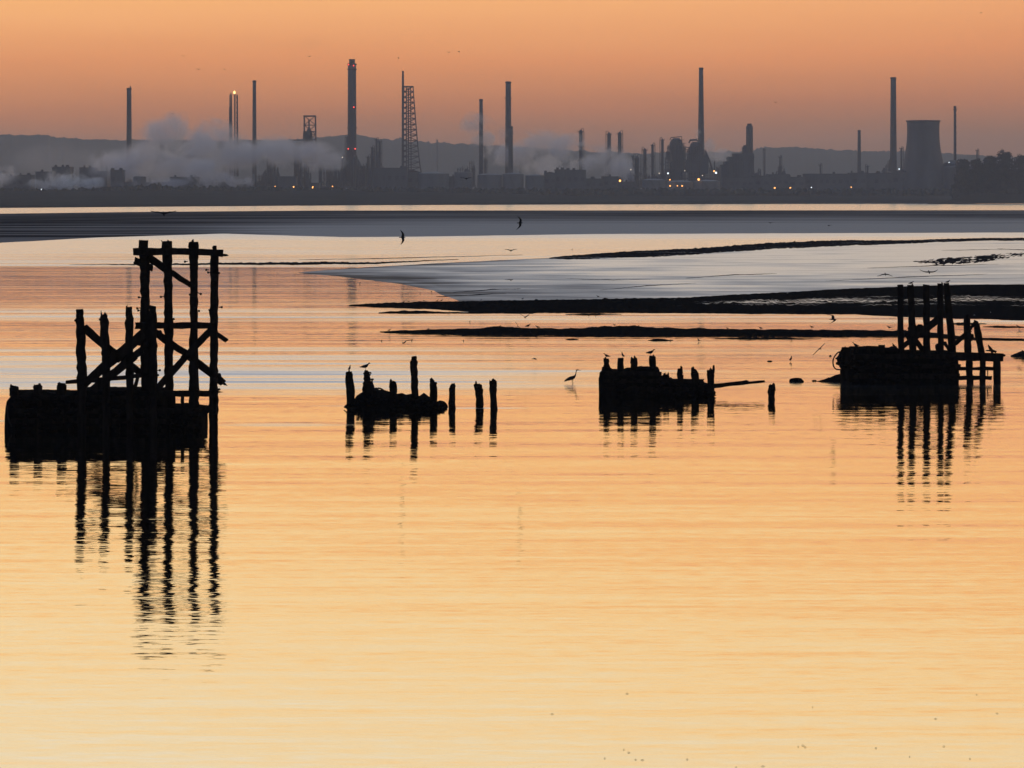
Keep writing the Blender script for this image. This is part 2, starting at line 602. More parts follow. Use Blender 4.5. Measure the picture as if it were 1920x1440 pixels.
# thin dark ridges on the flats
sheet('mud_ridge', [(1030, 483), (1060, 479), (1200, 470), (1330, 464), (1430, 456), (1560, 450.5), (1700, 450), (1800, 447), (XR, 442)],
      [(1030, 485), (1060, 487), (1200, 484), (1300, 478), (1450, 468), (1600, 461), (1700, 457), (1800, 453), (XR, 447)], M['ridge_mud'],
      ridge_z([(1030, 0), (1120, 0.6), (1500, 1), (1750, 0.4), (XR, 0.3)], 0.25, 0.30, 0.15), nx=420, ny=10, rag=4.0)
sheet('mud_ridge', [(130, 496), (400, 494.4), (560, 492), (700, 492), (860, 486)], [(130, 496.6), (400, 497), (560, 496.5), (700, 495), (860, 487.5)], M['ridge_mud'],
      ridge_z([(130, 0), (380, 0.8), (600, 0.9), (860, 0)], 0.18, 0.14, 0.15), nx=260, ny=6, rag=2.5)
for pts_, th in (([(1100, 547), (1220, 536), (1330, 530)], 1.2), ([(1240, 525), (1380, 516), (1500, 512.5)], 1.6), ([(1500, 530), (1700, 520), (1900, 513)], 1.1), ([(845, 549), (920, 544), (990, 541)], 1.6),
                 ([(818, 557), (900, 553), (960, 551)], 1.3), ([(1010, 521), (1150, 526), (1260, 524)], 0.8), ([(1560, 505), (1750, 499), (1940, 494)], 1.2), ([(1850, 466), (1930, 469), (2100, 470)], 1.4),
                 ([(560, 487), (760, 484), (980, 478)], 0.7), ([(1740, 470), (1830, 469), (1900, 467)], 0.8)):
    sheet('mud_ridge', [(a, r_ - th * 0.5) for a, r_ in pts_], [(a, r_ + th * 0.5) for a, r_ in pts_], M['ridge_mud'],
          ridge_z([(pts_[0][0], 0.0), (pts_[1][0], 1.0), (pts_[2][0], 0.0)], 0.07, 0.03, 0.06), nx=140, ny=5, rag=1.5, wet=lambda px, s: -0.2)
sheet('mud_ridge', [(1712, 490), (1760, 484), (1840, 478), (1920, 472), (XR, 462)], [(1712, 492), (1760, 500), (1840, 494), (1920, 481), (XR, 470)], M['ridge_mud'],
      ridge_z([(1712, 0.2), (1780, 0.7), (1900, 0.3), (XR, 0.2)], 0.12, 0.35, 0.03), nx=120, ny=12)
# the weedy bank, widening to the right
sheet('weed_bank', [(655, 571.5), (700, 569), (800, 566), (940, 563.5), (1100, 561), (1200, 559), (1280, 558), (1380, 552), (1480, 547), (1560, 542), (1700, 536), (1800, 533), (1920, 532), (XR, 531)],
      [(655, 573.5), (720, 577), (800, 580), (900, 587), (1100, 588), (1280, 588), (1400, 590), (1600, 591), (1700, 596), (1920, 603), (XR, 606)], M['weed_mud'],
      ridge_z([(655, 0), (700, 0.5), (850, 0.8), (1300, 1), (XR, 1.1)], 0.20, 0.14, 0.10, 0.6), nx=520, ny=30,
      wet=lambda px, s: sm(px, 1180, 1420) * (0.20 * math.exp(-((s - 0.42) / 0.14) ** 2) + 0.02) - 0.08 - 0.14 * sm(s, 0.62, 0.78) + 0.05 * mnoise.noise(Vector((px * 0.012, s * 3, 8))))
sheet('weed_strip', [(710, 586), (760, 582.5), (800, 584), (830, 585.5), (1000, 586.5)], [(710, 587), (760, 589), (830, 588), (1000, 588)], M['weed_mud'],
      ridge_z([(710, 0.3), (765, 1), (830, 0.5), (1000, 0.3)], 0.10, 0.05), nx=120, ny=6, wet=lambda px, s: -0.3)
# the middle bar
sheet('mud_bar', [(712, 621.6), (760, 620.5), (850, 620), (950, 618), (1050, 619), (1130, 617), (1180, 616), (1300, 619), (1450, 621.5), (1600, 622), (1720, 622), (1830, 634), (XR, 638)],
      [(712, 622.2), (730, 625), (800, 627), (900, 628.5), (1100, 629), (1300, 630), (1500, 630), (1690, 631), (1760, 634), (1830, 638), (XR, 641)], M['weed_mud'],
      ridge_z([(712, 0.05), (760, 0.35), (830, 0.55), (930, 0.95), (1050, 0.6), (1160, 1.1), (1250, 0.75), (1400, 0.7), (1700, 0.6), (1840, 0.15), (XR, 0.2)], 0.36, 0.09, 0.05, 0.5), nx=460, ny=10,
      wet=lambda px, s: -0.35)
for a, b, r, h in ((1215, 1262, 639, 0.10), (1340, 1540, 636, 0.09), (1060, 1085, 637, 0.02), (1895, 1990, 668, 0.32), (1780, 1850, 608, 0.10), (1060, 1165, 590, 0.05), (1843, 1930, 613.5, 0.06)):
    m_ = (a + b) / 2
    sheet('mud_hump', [(a, r - 0.8), (m_, r - 2.2), (b, r - 0.8)], [(a, r), (m_, r + 1.2), (b, r)], M['weed_mud'],
          ridge_z([(a, 0.1), (a + (b - a) * 0.3, 1), (a + (b - a) * 0.7, 0.6), (b, 0.1)], h, h * 0.5, 0.12), nx=60, ny=6, wet=lambda px, s: -0.4)


# far shore: raised marsh with the plant on it, then hills
def far_land():
    nx, ny = 260, 60
    vs, fs = [], []
    shore = [(-700, 392), (0, 390), (300, 387.6), (700, 384.6), (1200, 383), (1920, 381.2), (2700, 381)]
    ys = [0, 0.001, 0.01, 0.03, 0.06, 0.10, 0.15, 0.2, 0.25, 0.3] + [0.3 + 0.7 * (i / 20.0) for i in range(1, 21)]
    for i in range(nx + 1):
        px = -700 + 3400 * i / nx
        y0 = YR(interp(shore, px)) * (1 + 0.004 * mnoise.noise(Vector((px * 0.02, 0, 0))))
        for k, s in enumerate(ys):
            y = y0 + (9500 - y0) * s
            g = min(1.0, max(0.0, (y - max(y0, 3300)) / 900.0))
            z = -0.2 if k == 0 else 0.6 + 18.5 * g * g * (3 - 2 * g) + 1.2 * mnoise.noise(Vector((px * 0.05, y * 0.004, 0)))
            vs.append(((px - 960) / F * y, y, z))
    m = len(ys)
    for i in range(nx):
        for j in range(m - 1):
            a = i * m + j
            fs.append((a, a + m, a + m + 1, a + 1))
    b = MB()
    b.add(vs, fs)
    tag(b.build('far_shore', M['land'], smooth=True), kind='structure')
    # grassed flood bank in front of it, right of centre
    vs, fs = [], []
    for i in range(201):
        px = 560 + 2000 * i / 200.0
        y0 = YR(interp(shore, px)) - 40
        h = 5.2 * min(1, max(0.02, (px - 560) / 900.0)) + 0.5 * mnoise.noise(Vector((px * 0.03, 0, 4))) + 0.35 * mnoise.noise(Vector((px * 0.3, 0, 4)))
        for k, (dy, hh) in enumerate(((0, -0.2), (6, 0.25), (40, 0.6), (90, 1.0), (150, 1.0), (240, -0.2))):
            vs.append(((px - 960) / F * (y0 + dy), y0 + dy, h * hh if hh > 0 else -0.2))
    for i in range(200):
        for j in range(5):
            a = i * 6 + j
            fs.append((a, a + 6, a + 7, a + 1))
    b = MB()
    b.add(vs, fs)
    tag(b.build('flood_bank', M['bank'], smooth=True), kind='structure')
    # hills
    sky_ = [(-900, 262), (-200, 252), (0, 253), (60, 254), (100, 257), (160, 262), (230, 263), (300, 262), (420, 264), (560, 262), (640, 254), (665, 252), (700, 259), (790, 266),
            (900, 272), (1100, 284), (1190, 288), (1400, 285), (1440, 276), (1500, 277), (1580, 282), (1650, 285), (1700, 284), (1800, 290), (1920, 296), (2700, 300)]
    vs, fs = [], []
    nx = 900
    prof = ((9500, 0.0), (10300, 0.30), (11200, 0.72), (12000, 1.0), (12700, 0.85), (13600, 0.0))
    for i in range(nx + 1):
        px = -700 + 3400 * i / nx
        hz = CAMH + (HOR - interp(sky_, px)) / F * 12000
        tree = 8.0 * mnoise.noise(Vector((px * 0.05, 3, 0))) + 11 * abs(mnoise.noise(Vector((px * 0.13, 9, 0)))) + 5.0 * mnoise.noise(Vector((px * 0.6, 9, 0)))
        for y, hh in prof:
            vs.append(((px - 960) / F * y, y, 15 + (hz - 15) * hh + (tree if hh == 1.0 else tree * 0.5 * (hh > 0))))
    for i in range(nx):
        for j in range(5):
            a = i * 6 + j
            fs.append((a, a + 6, a + 7, a + 1))
    b = MB()
    b.add(vs, fs)
    tag(b.build('hills', M['wood'], smooth=True), kind='structure')


far_land()


def tree_belt(label, x0, x1, Yd, toprow, jit, seed):
    """far wood that reads as one mass: many small ragged crowns"""
    rnd = random.Random(seed)
    b = MB()
    px = x0
    while px < x1:
        r = rnd.uniform(3.0, 6.5)
        yy = Yd + rnd.uniform(-60, 60)
        top = P(px, interp(toprow, px) + rnd.uniform(-jit * 0.4, jit), yy).z
        cx = (px - 960) / F * yy
        n = 7
        rings = []
        base = 12.0
        for hh, rr in ((0, 0.5), (0.25, 0.9), (0.5, 1.0), (0.75, 0.8), (0.92, 0.45), (1.0, 0.1)):
            rings.append([(cx + r * rr * (0.75 + 0.5 * rnd.random()) * math.cos(6.283 * j / n), yy + r * rr * math.sin(6.283 * j / n),
                           base + (top - base) * hh + rnd.uniform(-0.8, 0.8)) for j in range(n)])
        b.rings(rings)
        px += rnd.uniform(1.2, 4.0)
    return tag(b.build('tree_belt', M['wood']), label, 'tree belt', kind='stuff')


tree_belt('low dark belt of scrub and trees along the far shore below the works', -150, 2050, 4240,
          [(-150, 351), (0, 351), (80, 355), (130, 355), (200, 350), (270, 347), (300, 344), (330, 349), (480, 350), (900, 353), (1920, 354)], 5, 1)

# ------------------------------------------------------------------ industry
YP = 4600.0
SC = YP / F


def zrow(row, Y=YP):
    return CAMH - (row - HOR) / F * Y


def root_at(name, px, label, cat, group=None, Y=YP):
    return empty(name, ((px - 960) / F * Y, Y, 17.0), label, cat, group)


def chimney(px, top, wt_, wb, label, group='tall chimneys of the works', Y=YP, base=350, mat='concrete', bands=(), cap=None, lean=0.0, spike=0):
    r = root_at('chimney', px, label, 'chimney', group, Y)
    x = (px - 960) / F * Y
    k = Y / F / 2
    z0, z1 = 16.0, zrow(top, Y)
    b = MB()
    prof = []
    for i in range(9):
        s = i / 8
        prof.append(((wb + (wt_ - wb) * (s ** 0.9)) * k, z0 + (z1 - z0) * s))
    b.rings([[(x + lean * k * 2 * (z - z1) / (z1 - z0) * -1 * 0 + rr * math.cos(6.2832 * j / 20), Y + rr * math.sin(6.2832 * j / 20), z) for j in range(20)] for rr, z in prof])
    b.build('shaft', M[mat], r, smooth=True)
    rim = MB()
    rim.lathe(x, Y, [(wt_ * k * 1.0, z1 - 3), (wt_ * k * 1.14, z1 - 2.4), (wt_ * k * 1.14, z1 - 0.6), (wt_ * k * 0.9, z1 + 0.3)], 20)
    rim.build('rim', M['brick'], r)
    for row in bands:
        z = zrow(row, Y)
        s = (z - z0) / (z1 - z0)
        rr = (wb + (wt_ - wb) * s) * k
        pl = MB()
        pl.lathe(x, Y, [(rr * 1.0, z - 0.6), (rr + 1.5, z - 0.5), (rr + 1.5, z + 0.6), (rr * 0.98, z + 0.7)], 18)
        pl.build('platform', M['steel'], r)
    if cap:
        cw, ctop = cap
        c = MB()
        c.lathe(x, Y, [(cw * k, z1), (cw * k, zrow(ctop, Y) - 1), (cw * k * 1.08, zrow(ctop, Y) - 0.8), (cw * k * 1.08, zrow(ctop, Y))], 16)
        c.build('flue', M['brick'], r)
    if spike:
        c = MB()
        c.tube([(x + wt_ * k * 0.6, Y, z1), (x + wt_ * k * 0.6, Y, zrow(spike, Y))], 0.9, 5)
        c.build('lightning_rod', M['steel'], r)
    lad = MB()
    rt = (wt_ + wb) / 2 * k
    for i in range(int((z1 - z0) / 9)):
        z = z0 + 4 + i * 9
        s = (z - z0) / (z1 - z0)
        rr = (wb + (wt_ - wb) * s) * k
        lad.box((x + rr * 0.72, Y - rr * 0.72 - 0.3, z), (1.1, 0.8, 6.0))
    lad.build('ladder', M['steel'], r)
    return r


def warning_lamp(r, px, row, Y=YP, dy=-9):
    b = MB()
    c = P(px, row, Y + dy)
    b.lathe(c.x, c.y, [(0.2, c.z - 1.0), (0.95, c.z - 0.5), (0.95, c.z + 0.5), (0.2, c.z + 1.0)], 8)
    b.build('warning_lamp', M['red_light'], r)


chimney(242, 165, 8.6, 11, 'slim chimney far left with a stub rod, rising out of pale steam', spike=161)
chimney(477, 151, 6.5, 9, 'plain thin chimney just right of the flare stacks, its foot lost in steam')
big = chimney(660, 119, 15.5, 17.5, 'thickest and tallest chimney, with a narrower flue on top and red lamps', bands=(130, 240), cap=(11, 111))
for p_ in ((663, 123), (653.5, 121), (663.5, 201), (666, 279), (653, 279)):
    warning_lamp(big, *p_)
chimney(902, 186, 6.5, 9.5, 'tapering chimney left of the pair in the middle, with a fainter column behind it', bands=())
chimney(953, 153, 10, 13, 'tall middle chimney with one walkway ring and a short stack against its right side', bands=(184,))
chimney(957.5, 237, 8, 9.5, 'short dark stack standing in front of the tall middle chimney', Y=4520, bands=(250,))
chimney(1314.5, 127, 7.8, 15, 'tall tapering chimney rising behind the domed cracking unit', Y=4700, bands=())
chimney(1675, 145, 10.2, 14, 'tall plain chimney immediately left of the cooling tower')
chimney(1790.5, 199, 4.6, 5.6, 'needle thin chimney right of the cooling tower, standing on a domed plant room', bands=(205,), mat='steel')
chimney(1611, 244, 5.5, 8.5, 'short grey chimney between the sheds and the tall chimney by the cooling tower', Y=4900)


def lattice(name, px_t, w_t, px_b, w_b, top, bot, label, cat, Y=YP, n=10, rad=0.55, pole=None, platforms=(), group=None):
    r = root_at(name, px_b, label, cat, group, Y)
    zt, zb = zrow(top, Y), zrow(bot, Y)
    k = Y / F / 2

    def ring(s):
        z = zb + (zt - zb) * s
        s2 = s ** 0.75
        cx = ((px_b + (px_t - px_b) * s2) - 960) / F * Y
        w = (w_b + (w_t - w_b) * s2) * k
        return [Vector((cx + a * w, Y + b * w, z)) for a, b in ((-1, -1), (1, -1), (1, 1), (-1, 1))]
    rr = [ring(i / n) for i in range(n + 1)]
    for c in range(4):
        b = MB()
        b.tube([q[c] for q in rr], rad * 1.3, 5)
        b.build('leg', M['steel'], r)
    b = MB()
    for i in range(n + 1):
        for c in range(4):
            d = (c + 1) % 4
            b.tube([rr[i][c], rr[i][d]], rad * 0.9, 4)
            if i < n:
                b.tube([rr[i][c], rr[i + 1][d]], rad * 0.7, 4)
                b.tube([rr[i][d], rr[i + 1][c]], rad * 0.7, 4)
    b.build('bracing', M['steel'], r)
    for row in platforms:
        z = zrow(row, Y)
        s = (z - zb) / (zt - zb)
        q = ring(max(0, min(1, s)))
        b = MB()
        w = (q[1] - q[0]).length
        b.box(((q[0] + q[2]) / 2), (w + 2, w + 2, 1.3))
        b.build('platform', M['steel'], r)
    if pole:
        (ppx, ptop, pw) = pole
        b = MB()
        b.lathe((ppx - 960) / F * Y, Y, [(pw * k * 1.4, zb), (pw * k * 1.2, zt), (pw * k, zrow(ptop, Y))], 10)
        b.build('flare_pipe', M['steel'], r)
    return r


g_ = 'lattice towers of the works'
lt = lattice('flare_tower', 766, 17, 772, 36, 162, 324, 'wide spreading lattice tower with a tall thin flare pipe on its left side', 'flare tower', n=16, rad=0.5, pole=(755.5, 133, 3.6), platforms=(163,), group=g_)
b = MB()
b.tube([P(762, 324, YP), P(762, 165, YP)], 0.9, 5)
b.tube([P(766, 324, YP), P(766, 165, YP)], 1.1, 5)
b.tube([P(771, 324, YP), P(770, 165, YP)], 0.9, 5)
b.build('riser_pipe', M['steel'], lt)
f1 = lattice('flare_stack', 432.5, 3.6, 433, 7, 178, 330, 'left flare stack of a close pair, unlit, with a stepped lower frame', 'flare stack', n=16, rad=0.3, pole=(433, 174, 1.7), group=g_)
b = MB()
b.box(P(431, 270, YP), (2.4, 3, (340 - 202) * SC))
b.build('pipe_casing', M['steel'], f1)
f2 = lattice('flare_stack', 443, 5, 443, 8, 178, 330, 'right flare stack of the close pair, a small flame burning at its tip', 'flare stack', Y=4560, n=16, rad=0.3, pole=(440, 176, 1.7), group=g_)
b = MB()
b.tube([P(445, 330, 4560), P(445, 178, 4560)], 1.0, 5)
b.build('riser_pipe', M['steel'], f2)
b = MB()
c_ = P(439.5, 174, 4560)
b.lathe(c_.x, c_.y, [(0.5, c_.z - 1.6), (1.8, c_.z - 0.4), (1.5, c_.z + 1.2), (0.3, c_.z + 3.4)], 8)
b.build('flame', M['flame'], f2)
dr = lattice('coking_derrick', 581, 21, 582, 22, 217, 305, 'open square derrick frame with a dark vessel inside, rising from the steam', 'derrick', n=5, rad=0.5, platforms=(218, 247, 262), group=g_)
b = MB()
x_ = (579.5 - 960) / F * YP
b.lathe(x_, YP, [(4, zrow(300)), (5.5, zrow(285)), (5.5, zrow(250)), (3, zrow(243)), (1.2, zrow(238)), (1.2, zrow(224))], 12)
b.build('coke_drum', M['steel'], dr)
b = MB()
b.box(P(565, 263, YP), (24, 8, 2.2))
b.box(P(572, 256, YP), (6, 8, 14))
b.build('walkway', M['steel'], dr)


def column(px, top, w, base, label, Y=YP, mat='steel', plats=3, group='process columns of the works'):
    r = root_at('process_column', px, label, 'process column', group, Y)
    x = (px - 960) / F * Y
    k = Y / F / 2
    z1, z0 = zrow(top, Y), zrow(base, Y)
    rr = w * k
    b = MB()
    b.lathe(x, Y, [(rr * 0.9, z0), (rr * 0.9, z1 - rr * 1.4), (rr * 0.85, z1 - rr * 0.8), (rr * 0.55, z1 - rr * 0.25), (rr * 0.2, z1)], 14)
    b.build('vessel', M[mat], r, smooth=True)
    rnd = random.Random(int(px))
    for i in range(plats):
        z = z1 - rr - i * (z1 - z0) * 0.8 / max(1, plats)
        b = MB()
        a = rnd.uniform(-0.6, 0.6)
        b.box((x + a, Y, z), (rr * 2 + 2.6, rr * 2 + 2, 0.9))
        for sx in (-1, 1):
            b.box((x + a + sx * (rr + 1.1), Y - rr, z + 1.4), (0.4, 0.4, 2.2))
        b.build('platform', M['steel'], r)
    b = MB()
    s = 1 if rnd.random() > 0.4 else -1
    b.tube([(x + s * rr * 0.3, Y, z1 - 0.5), (x + s * rr * 0.5, Y, z1 + 2), (x + s * (rr + 1.3), Y, z1 + 1.4), (x + s * (rr + 1.5), Y, z1 - 3), (x + s * (rr + 1.5), Y, z0)], 0.55, 6)
    b.build('overhead_pipe', M['steel'], r)
    return r


column(651.5, 255, 5, 345, 'slender column close against the left side of the thickest chimney')
column(690.5, 292, 6, 345, 'squat column right of the thickest chimney')
column(698, 275, 5, 345, 'shorter of the three clustered columns right of the thickest chimney')
column(706, 260, 4.5, 345, 'tall thin column, middle one of the cluster right of the thickest chimney')
column(712, 264, 4.5, 345, 'right hand column of the cluster between thickest chimney and lattice tower')
column(910, 272, 6, 340, 'faint column half hidden behind the tapering middle chimney', Y=5200, plats=2)
column(1089, 243, 8, 345, 'column top poking out alone above the second steam plume')
column(1142, 248, 8, 345, 'left one of two matching columns right of the second steam plume')
column(1162, 247, 8, 345, 'right one of two matching columns, with a small side bracket')
column(1194, 292, 10, 352, 'short dark thick column at the source of the second plume', Y=4450)
column(1187, 291, 5, 350, 'small column touching the left side of the short dark thick column')
column(1209, 278, 7, 345, 'shortest of three spaced columns left of the domed cracking unit')
column(1223.5, 270, 5.5, 345, 'middle of three spaced columns left of the domed cracking unit')
column(1242, 260, 5.5, 345, 'tallest of three spaced columns, next to the domed cracking unit')
column(1462.5, 293, 3.4, 340, 'thin column with a cap and low side frame right of the stepped boiler house', plats=2)
column(1538, 308, 3, 340, 'tiny stack on the long low shed right of the works', plats=1)
column(1626.5, 310, 4, 345, 'small stub stack near the pipe gantry', plats=1)
column(1690, 277, 3.6, 350, 'thin pipe stack squeezed between tall chimney and cooling tower', plats=1)
column(1832, 281, 3, 330, 'slight stack showing over the trees on the right', plats=1, Y=4500)
column(820, 262, 2.6, 340, 'very faint thin mast right of the lattice tower', Y=9000, plats=0)
column(975, 303, 2.6, 345, 'faint small mast right of the middle chimneys', Y=6500, plats=0)
column(119, 284, 2.2, 345, 'very faint thin mast at far left above the flat roofed blocks', Y=9000, plats=0)
column(1434, 280, 2.2, 345, 'needle mast right of the stepped boiler house', plats=1)
column(424, 300, 2, 350, 'thin vent post inside the left plume', plats=0)
column(642, 292, 3, 345, 'thin column left of the slender one by the thickest chimney')


# cooling tower
def cooling_tower():
    Y = 4500.0
    r = root_at('cooling_tower', 1731, 'broad concrete cooling tower with a flared foot at the right of the works', 'cooling tower', None, Y)
    k = Y / F / 2
    x = (1731 - 960) / F * Y
    prof = [(226, 61.5), (236, 60.5), (250, 60), (265, 61.5), (280, 65), (295, 70.5), (310, 77), (325, 83), (340, 89), (352, 94)]
    pr = [(w * k, zrow(row, Y)) for row, w in reversed(prof)]
    b = MB()
    inner = [(rr - 1.6, z) for rr, z in reversed(pr)]
    b.lathe(x, Y, [(pr[0][0], 16)] + pr + inner, 56)
    shell = b.build('shell', M['concrete'], r, smooth=True)
    b = MB()
    z = zrow(227, Y)
    b.rings([[(x + rr * math.cos(6.2832 * j / 56), Y + rr * math.sin(6.2832 * j / 56), zz) for j in range(56)] for rr, zz in
             ((61.5 * k + 0.1, z - 1.2), (61.5 * k + 1.1, z - 1.0), (61.5 * k + 1.1, z + 0.9), (61.5 * k - 1.8, z + 1.0))], cap=False)
    b.build('rim', M['brick'], shell)
    b = MB()
    zc = zrow(352, Y)
    for j in range(40):
        a0, a1 = 6.2832 * j / 40, 6.2832 * (j + 0.5) / 40
        R0 = 96 * k
        b.tube([(x + R0 * math.cos(a0), Y + R0 * math.sin(a0), 14), (x + 94.5 * k * math.cos(a1), Y + 94.5 * k * math.sin(a1), zc + 1.5)], 0.7, 4)
    b.build('leg_ring', M['concrete'], r)


cooling_tower()


def unit(x0, x1, base, outline, label, seed, Y=YP, dens=1.0, cat='process unit'):
    """open steel process structure: decks, frame posts, vessels and pipes under an uneven skyline"""
    rnd = random.Random(seed)
    r = root_at('process_unit', (x0 + x1) / 2, label, cat, 'process units of the works', Y)
    zb = zrow(base, Y)
    fr, dk, pp = MB(), MB(), MB()
    px = x0
    prev = None
    while px <= x1 + 0.1:
        top = interp(outline, px) + rnd.uniform(-2, 3)
        a = P(px, top, Y + rnd.uniform(-10, 10))
        fr.tube([(a.x, a.y, zb), tuple(a)], 0.55, 4)
        fr.tube([(a.x, a.y + 14, zb), (a.x, a.y + 14, a.z - 2)], 0.5, 4)
        if prev is not None:
            z = zb + 5
            while z < min(a.z, prev.z):
                fr.tube([(prev.x, prev.y, z), (a.x, a.y, z)], 0.4, 4)
                if rnd.random() < 0.5:
                    fr.tube([(prev.x, prev.y, z), (a.x, a.y, z + 5)], 0.3, 4)
                z += rnd.uniform(5, 7)
            h = (min(a.z, prev.z) - zb)
            if h > 2:
                for q in range(3):
                    zz = zb + h * rnd.uniform(0.1, 0.9)
                    dk.box(((a.x + prev.x) / 2, Y, zz), (abs(a.x - prev.x) * 1.3, 16, 0.8))
                if rnd.random() < 0.85 * dens:
                    hh = h * rnd.uniform(0.45, 0.9)
                    dk.box(((a.x + prev.x) / 2, Y + 6, zb + hh / 2), (abs(a.x - prev.x) * rnd.uniform(0.6, 1.1), 8, hh))
        prev = a
        px += rnd.uniform(3.0, 5.5)
    fr.build('frame', M['steel'], r)
    pa, pb = P(x0, base, Y), P(x1, base, Y)
    dk.box(((pa.x + pb.x) / 2, Y, zb + 1), (pb.x - pa.x, 18, 3))
    dk.build('deck', M['shed'], r)
    nv = max(2, int((x1 - x0) / 9))
    for i in range(nv):
        px = rnd.uniform(x0 + 2, x1 - 2)
        top = interp(outline, px) + rnd.uniform(0, 6)
        w = rnd.uniform(2.4, 5.5) * Y / F / 2
        a = P(px, top, Y - 4 - rnd.uniform(0, 8))
        if a.z - zb < 6:
            continue
        v = MB()
        v.lathe(a.x, a.y, [(w, zb), (w, a.z - w), (w * 0.6, a.z - w * 0.3), (0.2, a.z)], 10)
        v.build('vessel', M['tank'] if rnd.random() < 0.2 else M['steel'], r, smooth=True)
    for i in range(max(2, int((x1 - x0) / 8))):
        p0 = rnd.uniform(x0, x1)
        p1 = p0 + rnd.uniform(4, 12) * rnd.choice((-1, 1))
        p1 = max(x0, min(x1, p1))
        t = interp(outline, p0) + rnd.uniform(3, 14)
        t1 = max(interp(outline, p1) + 3, t)
        pp.tube([(P(p0, t, Y).x, Y - 12, zb), P(p0, t, Y - 12), P(p1, t1, Y - 12), (P(p1, t1, Y).x, Y - 12, zb)], 0.5, 5)
    pp.build('pipework', M['steel'], r)
    return r


unit(466, 500, 352, [(466, 340), (474, 337), (476, 320), (479, 330), (484, 320), (488, 332), (494, 322), (500, 310)], 'low process unit at left of the amber lamps, stepped up to the right', 11)
unit(496, 524, 352, [(496, 320), (499, 303), (501, 295), (512, 295), (515, 306), (519, 320), (521, 308), (524, 330)], 'process unit with one square tower and a cap, left of the two amber lamps', 12, dens=1.2)
unit(552, 566, 352, [(552, 288), (557, 286), (564, 288), (566, 300)], 'narrow tall process tower with a flat platform head standing in the plume', 13, dens=1.4)
unit(565, 586, 352, [(565, 315), (569, 306), (573, 304), (577, 308), (582, 322), (586, 335)], 'pyramid shaped process unit right of the narrow tall tower', 14, dens=1.2)
unit(598, 640, 352, [(598, 300), (602, 299), (606, 308), (612, 316), (618, 308), (622, 318), (628, 303), (632, 320), (640, 310)], 'ragged cluster of small towers left of the thickest chimney', 15)
unit(640, 700, 352, [(640, 300), (646, 292), (655, 290), (664, 288), (672, 296), (678, 308), (686, 306), (690, 310), (700, 306)], 'dense process unit wrapped round the foot of the thickest chimney', 16, dens=1.2)
unit(696, 718, 352, [(696, 282), (700, 276), (706, 284), (711, 292), (718, 312)], 'ladder framed process unit under the three clustered columns', 17, dens=0.9)
unit(1200, 1250, 352, [(1200, 322), (1215, 326), (1230, 328), (1240, 322), (1250, 318)], 'low pipe filled unit left of the domed cracking unit', 18)
unit(1340, 1356, 352, [(1340, 300), (1330, 300), (1348, 314), (1356, 322)], 'small open frame unit right of the tall tapering chimney', 19)
unit(1414, 1432, 352, [(1414, 318), (1420, 322), (1425, 312), (1428, 326), (1432, 330)], 'little frame tower on the right flank of the stepped boiler house', 20)
unit(1456, 1474, 352, [(1456, 322), (1462, 306), (1468, 308), (1474, 328)], 'slim frame around the thin capped column', 21)
unit(1636, 1672, 352, [(1636, 325), (1645, 318), (1652, 322), (1660, 310), (1666, 300), (1672, 296)], 'slanting conveyor and pipe gantry left of the tall plain chimney', 22, dens=0.3)
unit(858, 892, 350, [(858, 312), (862, 318), (868, 310), (874, 318), (880, 300), (888, 299), (892, 318)], 'little roof plant with a raised drum left of the middle chimneys', 23)


